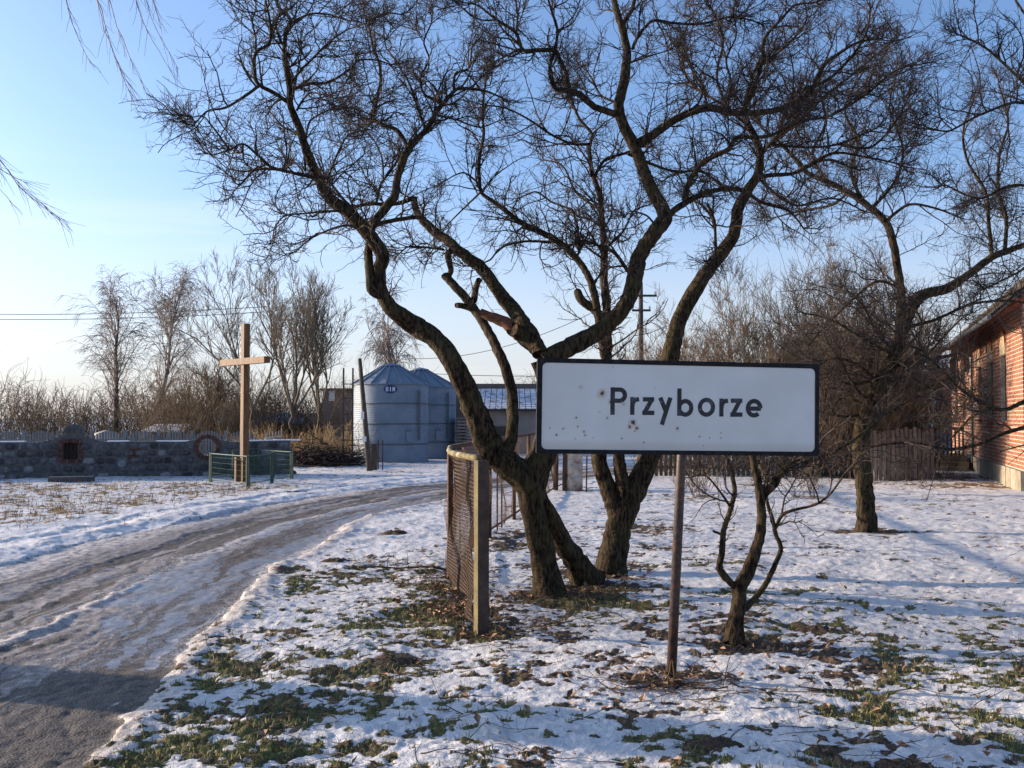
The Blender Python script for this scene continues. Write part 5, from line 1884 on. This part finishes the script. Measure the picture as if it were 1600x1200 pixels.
    nr_ = np.cross(U3, sd); nr_ = nr_ if nr_[2] > 0 else -nr_
    RS_ = np.stack([U3, sd, nr_], axis=1)
    st = wp(-.35, ze - .46, e0)
    for r in range(rows):
        for c in range(cols):
            wv, hv = (L + .7) / cols, Ls / rows
            cpt = st + U3 * (c + .5) * wv + sd * (r + .5) * hv + nr_ * (.03 + random.uniform(0, .008))
            tilt = RS_ @ A_([[1, 0, 0], [0, math.cos(-.05), -math.sin(-.05)], [0, math.sin(-.05), math.cos(-.05)]])
            if r < 11 and c < cols:
                MB().box(cpt, (wv - .012, hv + .04, .022), R=tilt).build('roof_tile', MAT['slate'], o)
    mb = MB().box(st + U3 * (L + .7) / 2 + sd * Ls / 2 - nr_ * .03, (L + .7, Ls, .05), R=RS_)
    s2 = A_(wp(0, ze + rh, -ro) - wp(0, ze + .05, -D - e0)); s2n = s2 / np.linalg.norm(s2); n2 = np.cross(U3, s2n); n2 = n2 if n2[2] > 0 else -n2
    mb.box(wp(-.35, ze + .05, -D - e0) + U3 * (L + .7) / 2 + s2n * np.linalg.norm(s2) / 2, (L + .7, np.linalg.norm(s2), .05), R=np.stack([U3, s2n, n2], axis=1))
    mb.build('roof_deck', MAT['wood_dark'], o)
    for s_ in (.002, L - .4):
        MB().prism([(-.0, 0), (-D, 0), (-D / 2, rh - .35)], wp(s_, ze + .005, 0), -N3 * -1, Z3, U3 * .38).build('gable', MAT['house_brick'], o)
    MB().tube([wp(-.35, ze - .50, e0 + .06), wp(L + .35, ze - .50, e0 + .06)], .05, 8).build('gutter', MAT['zinc_dark'], o)
    MB().tube([wp(8.9, ze - .5, .62), wp(8.9, ze - .85, .08), wp(8.9, .1, .08)], .045, 8).build('downpipe', MAT['zinc_dark'], o)
    # porch
    q = empty('timber_porch', tuple(wp(9.3, 0, 1.0)), 'dark timber porch with stone steps and slatted railing on the brick house', 'porch')
    for s_, o_ in ((9.3, 1.6), (12.0, 1.6)):
        MB().box(wp(s_, 1.6, o_), (.12, .12, 3.3), R=RM).build('post', MAT['wood_dark'], q)
    a, b = wp(9.1, 3.45, 1.8), wp(9.1, 3.82, .52)
    MB().add([a, b, a + U3 * 3.2, b + U3 * 3.2, a + Z3 * .06, b + Z3 * .06, a + U3 * 3.2 + Z3 * .06, b + U3 * 3.2 + Z3 * .06], [[0, 1, 3, 2], [4, 6, 7, 5], [0, 2, 6, 4], [1, 5, 7, 3], [0, 4, 5, 1], [2, 3, 7, 6]]).build('roof', MAT['wood_grey'], q)
    MB().bar(wp(9.3, 3.30, 1.6), wp(9.3, 3.55, .3), .07, .1).build('beam', MAT['wood_dark'], q)
    MB().box(wp(10.7, .20, .95), (2.9, 1.5, .44), R=RM).build('deck', MAT['plinth'], q)
    MB().box(wp(8.95, .12, .75), (.44, 1.1, .28), R=RM).build('step', MAT['plinth'], q)
    MB().box(wp(8.55, .04, .85), (.36, 1.1, .16), R=RM).build('step', MAT['plinth'], q)
    for k in range(13):
        MB().box(wp(9.45, .83, .28 + k * .11), (.03, .05, .80), R=RM).build('baluster', MAT['wood_dark'], q)
    for k in range(16):
        MB().box(wp(9.6 + k * .15, .83, 1.6), (.05, .03, .80), R=RM).build('baluster', MAT['wood_dark'], q)
    MB().bar(wp(9.45, 1.25, .25), wp(9.45, 1.25, 1.6), .06).build('handrail', MAT['wood_dark'], q)
    MB().bar(wp(9.45, 1.25, 1.66), wp(12.0, 1.25, 1.66), .06).build('handrail', MAT['wood_dark'], q)
    MB().box(wp(9.0, 3.05, .55), (.10, .24, .62), R=RM).box(wp(9.0, 2.6, .55), (.08, .16, .3), R=RM).build('porch_bracket', MAT['wood_dark'], q)  # dark wooden bracket box under the porch roof


house()

# ------------------------------------------------------------------ barns, sheds, far buildings
def gable_building(name, x0, x1, y0, y1, ze, zr, wall, roof, label, ridge_x=True, cat='barn', tiles=0):
    o = empty(name, ((x0 + x1) / 2, y0, -.2), label, cat)
    MB().box(((x0 + x1) / 2, (y0 + y1) / 2, (ze - .2) / 2 - .0), (x1 - x0, y1 - y0, ze + .2)).build('wall', wall, o)
    e = .25
    ym = (y0 + y1) / 2
    for sg, ya in ((1, y0 - e), (-1, y1 + e)):
        a, b = A_([x0 - e, ya, ze]), A_([x1 + e, ya, ze])
        c, d = A_([x1 + e, ym, zr]), A_([x0 - e, ym, zr])
        V = [a, b, c, d] + [p + A_([0, 0, .08]) for p in (a, b, c, d)]
        MB().add(V, [[0, 3, 2, 1], [4, 5, 6, 7], [0, 1, 5, 4], [1, 2, 6, 5], [2, 3, 7, 6], [3, 0, 4, 7]]).build('roof', roof, o)
    for xx in (x0, x1 - .2):
        MB().prism([(y0, 0), (y1, 0), (ym, zr - ze - .02)], (xx, 0, ze + .003), (0, 1, 0), (0, 0, 1), (.2, 0, 0)).build('gable', wall, o)
    return o


def barn():
    d0 = 44.0
    x0, x1 = -2.0, 3.2
    ze, zr = top(641, d0), top(610, 49)
    o = empty('snowy_barn', ((x0 + x1) / 2, d0, -.1), 'low rendered barn with snow-dusted tile roof behind the forked plum tree', 'barn')
    MB().box(((x0 + x1) / 2, d0 + 3.1, ze / 2 - .1), (x1 - x0, 6, ze + .2)).build('wall', MAT['render_grey'], o)
    # roof slope with rows of snowy tiles
    rows, cols = 11, 22
    a, b = A_([x0 - .3, d0 - .3, ze]), A_([x0 - .3, d0 + 3.8, zr])
    sd = (b - a) / np.linalg.norm(b - a); Ls = np.linalg.norm(b - a)
    nn = A_([0, -sd[2], sd[1]])
    R = np.stack([A_([1, 0, 0]), sd, nn], axis=1)
    wv, hv = (x1 - x0 + .6) / cols, Ls / rows
    for r in range(rows):
        for c in range(cols):
            p = a + A_([1, 0, 0]) * (c + .5) * wv + sd * (r + .5) * hv + nn * (.05 - .0)
            Rt = R @ A_([[1, 0, 0], [0, math.cos(-.10), -math.sin(-.10)], [0, math.sin(-.10), math.cos(-.10)]])
            MB().box(p, (wv - .03, hv + .02, .04), R=Rt).build('roof_tile', MAT['tile_snow'], o)
    MB().box(a + A_([(x1 - x0 + .6) / 2, 0, 0]) + sd * Ls / 2 - nn * .03, (x1 - x0 + .6, Ls, .05), R=R).build('roof_deck', MAT['wood_dark'], o)
    MB().box(((x0 + x1) / 2, d0 + 5.4, zr / 2 + .12), (x1 - x0 + 1.6, 3, zr + .35)).build('rear_wall', MAT['render_brown'], o)
    MB().box((-.55, d0 - .02, .75), (.9, .1, .9)).build('door', MAT['wood_dark'], o)


barn()
s = gable_building('red_shed', *[(v - 800) / FPX * 50 for v in (404, 506)], 50, 54, top(662, 50), top(648, 52), MAT['red_wall'], MAT['tarp'], 'low dark red shed with blue-grey roof beyond the stone wall', cat='shed')
o = empty('grey_barn', (*gx(530, 45), -.1), 'flat-roofed brown rendered building just left of the silos', 'building')
xa, xb = (505 - 800) / FPX * 45, (570 - 800) / FPX * 45
MB().box(((xa + xb) / 2, 47.5, 1.3), (xb - xa, 5, top(610, 45) * 1.0 + .2)).build('wall', MAT['render_brown'], o)
MB().box(((xa + xb) / 2, 47.5, 1.3 + (top(610, 45) + .2) / 2 + .05), (xb - xa + .3, 5.3, .1)).build('roof', MAT['slate'], o)
MB().box(((519 - 800) / FPX * 45, 44.97, top(618, 45)), (.28, .08, .5)).build('window', MAT['insulator'], o)
s = gable_building('snowy_shed', (233 - 800) / FPX * 46, (282 - 800) / FPX * 46, 46, 49, top(675, 46), top(665, 47.5), MAT['wood_dark'], MAT['snow_cap'], 'tiny shed with a snow covered roof beyond the concrete fence', cat='shed')
s = gable_building('blue_shed', (1462 - 800) / FPX * 42, (1500 - 800) / FPX * 42, 42, 46, top(578, 42), top(560, 44), MAT['tarp'], MAT['snow_cap'], 'pale blue outbuilding glimpsed between the bushes and the brick house', cat='shed')
# rounded pale boat-like cover behind the fence
x, y = gx(167, 44)
mb = MB().lathe((0, 0, 0), [(.9, 0), (.86, .35), (.6, .62), (.001, .72)], 18)
V = np.concatenate(mb.V) * A_([.85, .6, 1.45]) + A_([x, y, 0])
tag(put('covered_heap', V, mb.F, MAT['white_picket'], origin=(x, y, 0), smooth=True), 'rounded heap under a pale cover beyond the concrete fence', 'heap')

# stack of planks right of the silos
def planks():
    d = 38.5
    x0, x1 = (714 - 800) / FPX * d, (768 - 800) / FPX * d
    o = empty('plank_stack', ((x0 + x1) / 2, d, 0), 'tall stack of sawn planks between the silos and the barn', 'plank stack')
    n = 13
    zt = top(650, d)
    for k in range(n):
        z = .06 + k * (zt - .06) / n
        for j in range(2):
            w = (x1 - x0) + random.uniform(-.12, .12)
            MB().box(((x0 + x1) / 2 + random.uniform(-.05, .05), d + j * .5, z + .035), (w, .42, .062)).build('plank', MAT['wood_grey'], o)
        if k < n - 1:
            MB().box((x0 + .2, d + .25, z + .08), (.05, .85, .028)).build('spacer', MAT['wood_dark'], o)
            MB().box((x1 - .2, d + .25, z + .08), (.05, .85, .028)).build('spacer', MAT['wood_dark'], o)


planks()


# brushwood heap left of the silos
def brush(name, px0, px1, d, h, n, label, mat='stick'):
    x0, x1 = (px0 - 800) / FPX * d, (px1 - 800) / FPX * d
    S = np.column_stack([rng.uniform(x0, x1, n), rng.normal(d, .45, n), np.abs(rng.normal(0, .45, n)) * h])
    D = rng.normal(0, 1, (n, 3)) * A_([1, 1, .28])
    s = Soup()
    P1, R1 = grow(S, D, rng.uniform(.4, 1.3, n), rng.uniform(.008, .022, n), .006, 5, .12)
    P1[..., 2] = np.abs(P1[..., 2]) + .01
    s.add(P1, R1, 4)
    o = s.build(name, MAT[mat])
    return tag(o, label, 'brushwood', kind='stuff')


brush('brushwood_heap', 462, 548, 32.5, .55, 800, 'dark snow-flecked heap of cut brushwood left of the silos')
mb = MB().lathe((0, 0, 0), [(1.0, -.1), (.92, .12), (.6, .30), (.25, .38), (.001, .40)], 20)
V = np.concatenate(mb.V) * A_([1.15, .6, 1.1]) + A_([(500 - 800) / FPX * 32.8, 32.8, 0])
V += (np.stack([fbm(V[:, 0] * 3, V[:, 1] * 3 + V[:, 2] * 3, 3), fbm(V[:, 0] * 3, V[:, 2] * 3, 4), fbm(V[:, 0] * 3, V[:, 1] * 5, 5)], 1) - .5) * .4
tag(put('earth_mound', V, mb.F, MAT['soil'], origin=((500 - 800) / FPX * 32.8, 32.8, 0), smooth=True), 'low mound of earth under the brushwood heap', 'mound')

# ------------------------------------------------------------------ poles and wires
def leaning_pole():
    a = P(578, 737, 28.8); a[2] = -.1
    b = P(562, 560, 28.8)
    o = empty('wooden_pole', tuple(a), 'leaning dark wooden pole with two small white tags in front of the silo', 'pole')
    MB().tube([a, (a + b) / 2, b], [.085, .075, .055], 10).build('shaft', MAT['pole_wood'], o, smooth=True)
    for (x1, y1, x2, y2, w) in ((566, 643, 567, 655, .085), (569, 682, 570, 690, .10)):
        c = (P(x1, y1, 28.7) + P(x2, y2, 28.7)) / 2
        MB().box(c, (w, .03, (y2 - y1) * 28.7 / FPX)).build('tag', MAT['white_paint'], o)
    for (px, py0, py1, w, nm, lab, m) in ((585, 693, 742, .16, 'timber_board', 'short upright timber board beside the leaning pole', 'wood_dark'),
                                         (591, 688, 736, .035, 'iron_post', 'thin dark iron post in front of the silo, left of the pair', 'dark_steel'),
                                         (598, 688, 738, .03, 'iron_post', 'thin dark iron post in front of the silo, right of the pair', 'rust')):
        dd = 29.6 if nm == 'iron_post' else 29.2
        q = P(px, py0, dd)
        ob = MB().box((q[0], q[1], q[2] / 2 - .03), (w, w * .6, q[2] + .06)).build(nm, MAT[m], origin=(q[0], q[1], -.06))
        tag(ob, lab, 'post')
    # lattice frame left of the silo
    o2 = empty('lattice_tower', (*gx(546, 33), 0), 'tall dark iron lattice frame standing at the left side of the silo', 'frame')
    d = 33.5
    for px in (537, 551.5):
        q = P(px, 575, d)
        MB().box((q[0], d, q[2] / 2), (.05, .05, q[2])).build('upright', MAT['dark_steel'], o2)
    for py in (600, 622, 647, 672):
        q0, q1 = P(537, py, d), P(551.5, py, d)
        MB().bar(q0 + A_([0, .045, 0]), q1 + A_([0, .045, 0]), .03).build('rung', MAT['dark_steel'], o2)


leaning_pole()


def utility_pole():
    d = 48
    x, _ = gx(1002, d)
    o = empty('utility_pole', (x, d, -.1), 'distant wooden power pole with crossarm, seen above the middle of the sign', 'utility pole')
    zt = top(440, d)
    MB().tube([(x, d, -.1), (x, d, zt)], [.16, .10], 8).build('shaft', MAT['pole_wood'], o, smooth=True)
    for py, w in ((462, 1.5), (485, .9)):
        MB().box((x, d - .14, top(py, d)), (w, .09, .10)).build('crossarm', MAT['pole_wood'], o)
        for k in (-1, 1):
            MB().lathe((x + k * w * .45, d - .14, top(py, d) + .05), [(.045, 0), (.05, .1), (.03, .16), (.001, .17)], 8).build('insulator', MAT['insulator'], o)

    def wire(a, b, sag, label, r=.018):
        pts = []
        for k in range(25):
            t = k / 24
            p = A_(a) * (1 - t) + A_(b) * t
            p[2] -= sag * 4 * t * (1 - t)
            pts.append(p)
        tag(MB().tube(pts, r, 4).build('power_line', MAT['cable'], origin=tuple(A_(a))), label, 'wire', 'overhead wires')
    wire(P(-320, 476, 75), P(420, 479, 60), .6, 'upper of the thin wires crossing the sky at far left', .022)
    wire(P(-320, 484, 75), P(420, 487, 60), .6, 'lower of the thin wires crossing the sky at far left', .022)
    wire(P(1002, 458, 48) + A_([-.6, 0, 0]), P(640, 560, 60), .9, 'sagging wire running left from the distant power pole')
    wire(P(600, 579, 70), P(1000, 583, 70), .3, 'level wire low in the sky above the snowy barn', .02)


utility_pole()

# ------------------------------------------------------------------ molehills
for k, (px, py, r, lab) in enumerate([(615, 837, .17, 'small dark molehill on the snow between the road bend and the fence'), (524, 880, .13, 'small flat molehill at the edge of the grassy verge'),
                                      (1115, 1165, .13, 'dark molehill in the shaded snow at the bottom, below the sign pole'), (608, 1030, .12, 'brown molehill in the near verge left of the mossy fence post'),
                                      (460, 990, .10, 'low molehill in the green verge beside the road'), (1275, 745 + 240, .12, 'low dark molehill right of the young fruit tree')]):
    x, y = G(px, py)
    z = H(x, y)
    mb = MB().lathe((0, 0, 0), [(1.5, -.12), (1.15, .01), (.85, .11), (.5, .20), (.22, .25), (.001, .26)], 22)
    V = np.concatenate(mb.V) * r
    V += (np.stack([fbm(V[:, 0] * 22 + k, V[:, 1] * 22, 3), fbm(V[:, 0] * 22, V[:, 1] * 22 + k, 4), fbm(V[:, 0] * 26 + k, V[:, 1] * 26, 5)], 1) - .5) * r * .55
    V += A_([x, y, z])
    tag(put('molehill', V, mb.F, MAT['soil'], origin=(x, y, z), smooth=True), lab, 'molehill', 'molehills on the grass')


# ------------------------------------------------------------------ grass, leaves, sticks
def scatter(n, fn, xr, yr):
    """n candidate points thinned by fn(fields) in [0,1]; uniform on the ground with density falling with distance"""
    y = yr[0] * (yr[1] / yr[0]) ** rng.uniform(0, 1, n)
    px = rng.uniform(-60, 1660, n)
    x = (px - 800) / FPX * y
    f = land(x, y)
    k = rng.uniform(0, 1, n) < fn(x, y, f)
    return x[k], y[k], {a: b[k] for a, b in f.items()}


def blades(name, x, y, z, hgt, wid, lean, mat, label, per=1):
    n = len(x)
    a = rng.uniform(0, 2 * np.pi, n)
    l = rng.uniform(.2, 1, n) * lean
    h = rng.uniform(.5, 1.2, n) * hgt
    w = wid * rng.uniform(.7, 1.2, n)
    b = rng.uniform(0, 2 * np.pi, n)
    dx, dy = np.cos(a) * l * h, np.sin(a) * l * h
    wx, wy = np.cos(b) * w, np.sin(b) * w
    p0 = np.stack([x - wx, y - wy, z - .005], 1); p1 = np.stack([x + wx, y + wy, z - .005], 1)
    p2 = np.stack([x + wx * .7 + dx * .4, y + wy * .7 + dy * .4, z + h * .6], 1); p3 = np.stack([x - wx * .7 + dx * .4, y - wy * .7 + dy * .4, z + h * .6], 1)
    p4 = np.stack([x + dx, y + dy, z + h * (1 - .35 * l)], 1)
    V = np.stack([p0, p1, p2, p3, p4], 1).reshape(-1, 3)
    i = np.arange(n)[:, None] * 5
    F = np.concatenate([i + A_([[0, 1, 2]]), i + A_([[0, 2, 3]]), i + A_([[3, 2, 4]])])
    ob = put(name, V, F, mat)
    return tag(ob, label, 'grass', kind='stuff')


x, y, f = scatter(110000, lambda x, y, f: f['bare'] * f['green'] * (1 - f['road']) * (f['dl'] > 0) * .9 * ss(15, 9, y), (0, 0), (4.2, 15))
blades('green_grass', x, y, f['z'], .034, .0022, 1.2, MAT['grass'], 'short green grass showing through the thin snow')
x, y, f = scatter(60000, lambda x, y, f: f['bare'] * (f['dl'] < -.5) * (y < 25.5) * .8, (0, 0), (9, 27))
blades('dry_grass', x, y, f['z'], .13, .005, 1.0, MAT['tan_grass'], 'frosted tan grass tufts in the snowy field left of the road')
x, y, f = scatter(90000, lambda x, y, f: f['bare'] * (f['dr'] > .2) * (.25 + .5 * f['green']) * .45, (0, 0), (4.2, 26))
blades('dry_grass', x, y, f['z'], .035, .003, 1.5, MAT['tan_grass'], 'withered straw lying between the green grass')


def leaves():
    xs, ys, zs = [], [], []
    for px, py, sx_, sy_, n in ((715, 950, .16, .5, 260), (700, 915, .16, .5, 160), (690, 945, .30, .25, 120), (752, 992, .18, .12, 60), (865, 932, .35, .22, 120), (915, 922, .35, .18, 120), (1035, 1068, .20, .09, 70), (1000, 1055, .22, .1, 30), (950, 900, .3, .2, 50), (1155, 1008, .22, .12, 40)):
        c = G(px, py)
        xs.append(rng.normal(c[0], sx_, n)); ys.append(rng.normal(c[1], sy_, n))
    x, y, f = scatter(2600, lambda x, y, f: (f['dr'] > .3) * (.10 + .5 * f['bare']), (0, 0), (4.2, 13))
    x = np.concatenate(xs + [x]); y = np.concatenate(ys + [y])
    z = land(x, y)['z'] + rng.uniform(.004, .03, len(x))
    n = len(x)
    s = rng.uniform(.012, .030, n)
    a = rng.uniform(0, 6.28, n)
    # curled leaf: a folded diamond of four triangles
    t = nrm(rng.normal(0, 1, (n, 3)) * A_([.5, .5, 0]) + A_([0, 0, 1.]))
    u = nrm(np.cross(t, np.column_stack([np.cos(a), np.sin(a), np.zeros(n)])))
    v = np.cross(t, u)
    c = np.column_stack([x, y, z])
    S = s[:, None]
    p = [c - u * S * 1.3, c - v * S * .7 + t * S * .45, c + u * S * 1.4 + t * S * .3, c + v * S * .7 + t * S * .45, c + t * S * .02]
    V = np.stack(p, 1).reshape(-1, 3)
    i = np.arange(n)[:, None] * 5
    F = np.concatenate([i + A_([[0, 1, 4]]), i + A_([[1, 2, 4]]), i + A_([[2, 3, 4]]), i + A_([[3, 0, 4]])])
    tag(put('fallen_leaves', V, F, MAT['leaf']), 'dead brown leaves scattered on snow and gathered under the fence', 'leaves', kind='stuff')


leaves()


def sticks():
    x, y, f = scatter(900, lambda x, y, f: (f['dr'] > .25) * .75 * (.4 + f['bare']), (0, 0), (4.2, 14))
    xs, ys = [x], [y]
    for px, py, sx_, sy_, n in ((800, 975, .35, .18, 60), (640, 880, .35, .2, 24), (1045, 1075, .18, .08, 50), (860, 950, .4, .2, 40), (700, 900, .3, .3, 30), (1110, 1100, .4, .2, 20)):
        c = G(px, py)
        xs.append(rng.normal(c[0], sx_, n)); ys.append(rng.normal(c[1], sy_, n))
    x, y = np.concatenate(xs), np.concatenate(ys)
    z = land(x, y)['z'] + .015
    n = len(x)
    a = rng.normal(0, .7, n) + (rng.uniform(0, 1, n) > .5) * np.pi
    D = np.column_stack([np.cos(a), np.sin(a), rng.normal(.04, .12, n)])
    P1, R1 = grow(np.column_stack([x, y, z]), D, rng.uniform(.08, .42, n), rng.uniform(.0015, .004, n), .001, 7, .16)
    z2 = land(P1[..., 0].ravel(), P1[..., 1].ravel())['z'].reshape(P1.shape[:2]) + .005
    P1[..., 2] = np.maximum(P1[..., 2], z2)
    s = Soup()
    s.add(P1, R1, 4)
    S, D, r, ix = spawn(P1, R1, 2, .2, .9, .4, 1.1, .05)
    P2, R2 = grow(S, D, rng.uniform(.04, .14, len(S)), np.full(len(S), .0014), .0008, 4, .2)
    s.add(P2, R2, 3)
    tag(s.build('fallen_twigs', MAT['stick']), 'thin fallen twigs scattered over the snow under the plum trees', 'twigs', kind='stuff')
    # one larger fallen branch near the fence corner
    q0 = A_([*G(560, 892), 0.]); q1 = A_([*G(705, 893), 0.])
    pts = resample([q0, q0 * .6 + q1 * .4 + A_([0, .1, 0]), q1], .1)
    pts[:, 2] = land(pts[:, 0], pts[:, 1])['z'] + .03
    V, F = limb_mesh(pts, np.linspace(.005, .016, len(pts)), 4, .08)
    br = put('fallen_branch', V, F, MAT['stick'], origin=tuple(q0), smooth=True)
    tag(br, 'long fallen branch lying on the snow left of the fence corner', 'branch')
    s = Soup()
    R = np.linspace(.005, .014, len(pts))[None]
    S, D, r, ix = spawn(pts[None], R, 14, .05, .95, .5, 1.1, .3)
    P2, R2 = grow(S, D, rng.uniform(.15, .45, len(S)), np.full(len(S), .0035), .0012, 7, .2)
    s.add(P2, R2, 4)
    s.build('side_twigs', MAT['stick'], br)['kind'] = 'stuff'
    # stiff weed stalks at the foot of the sign pole
    c = G(1050, 1066)
    n = 26
    S = np.column_stack([rng.normal(c[0] - .02, .05, n), rng.normal(c[1] - .06, .04, n), np.full(n, H(*c))])
    D = np.column_stack([rng.normal(.1, .8, n), rng.normal(-.4, .3, n), rng.uniform(.1, .5, n)])
    P3, R3 = grow(S, D, rng.uniform(.12, .34, n), np.full(n, .0022), .001, 6, .08, 0, .12)
    s = Soup(); s.add(P3, R3, 4)
    tag(s.build('dead_weeds', MAT['tan_grass'], origin=(c[0], c[1], 0)), 'dry bent weed stalks at the foot of the sign pole', 'weeds', kind='stuff')


sticks()
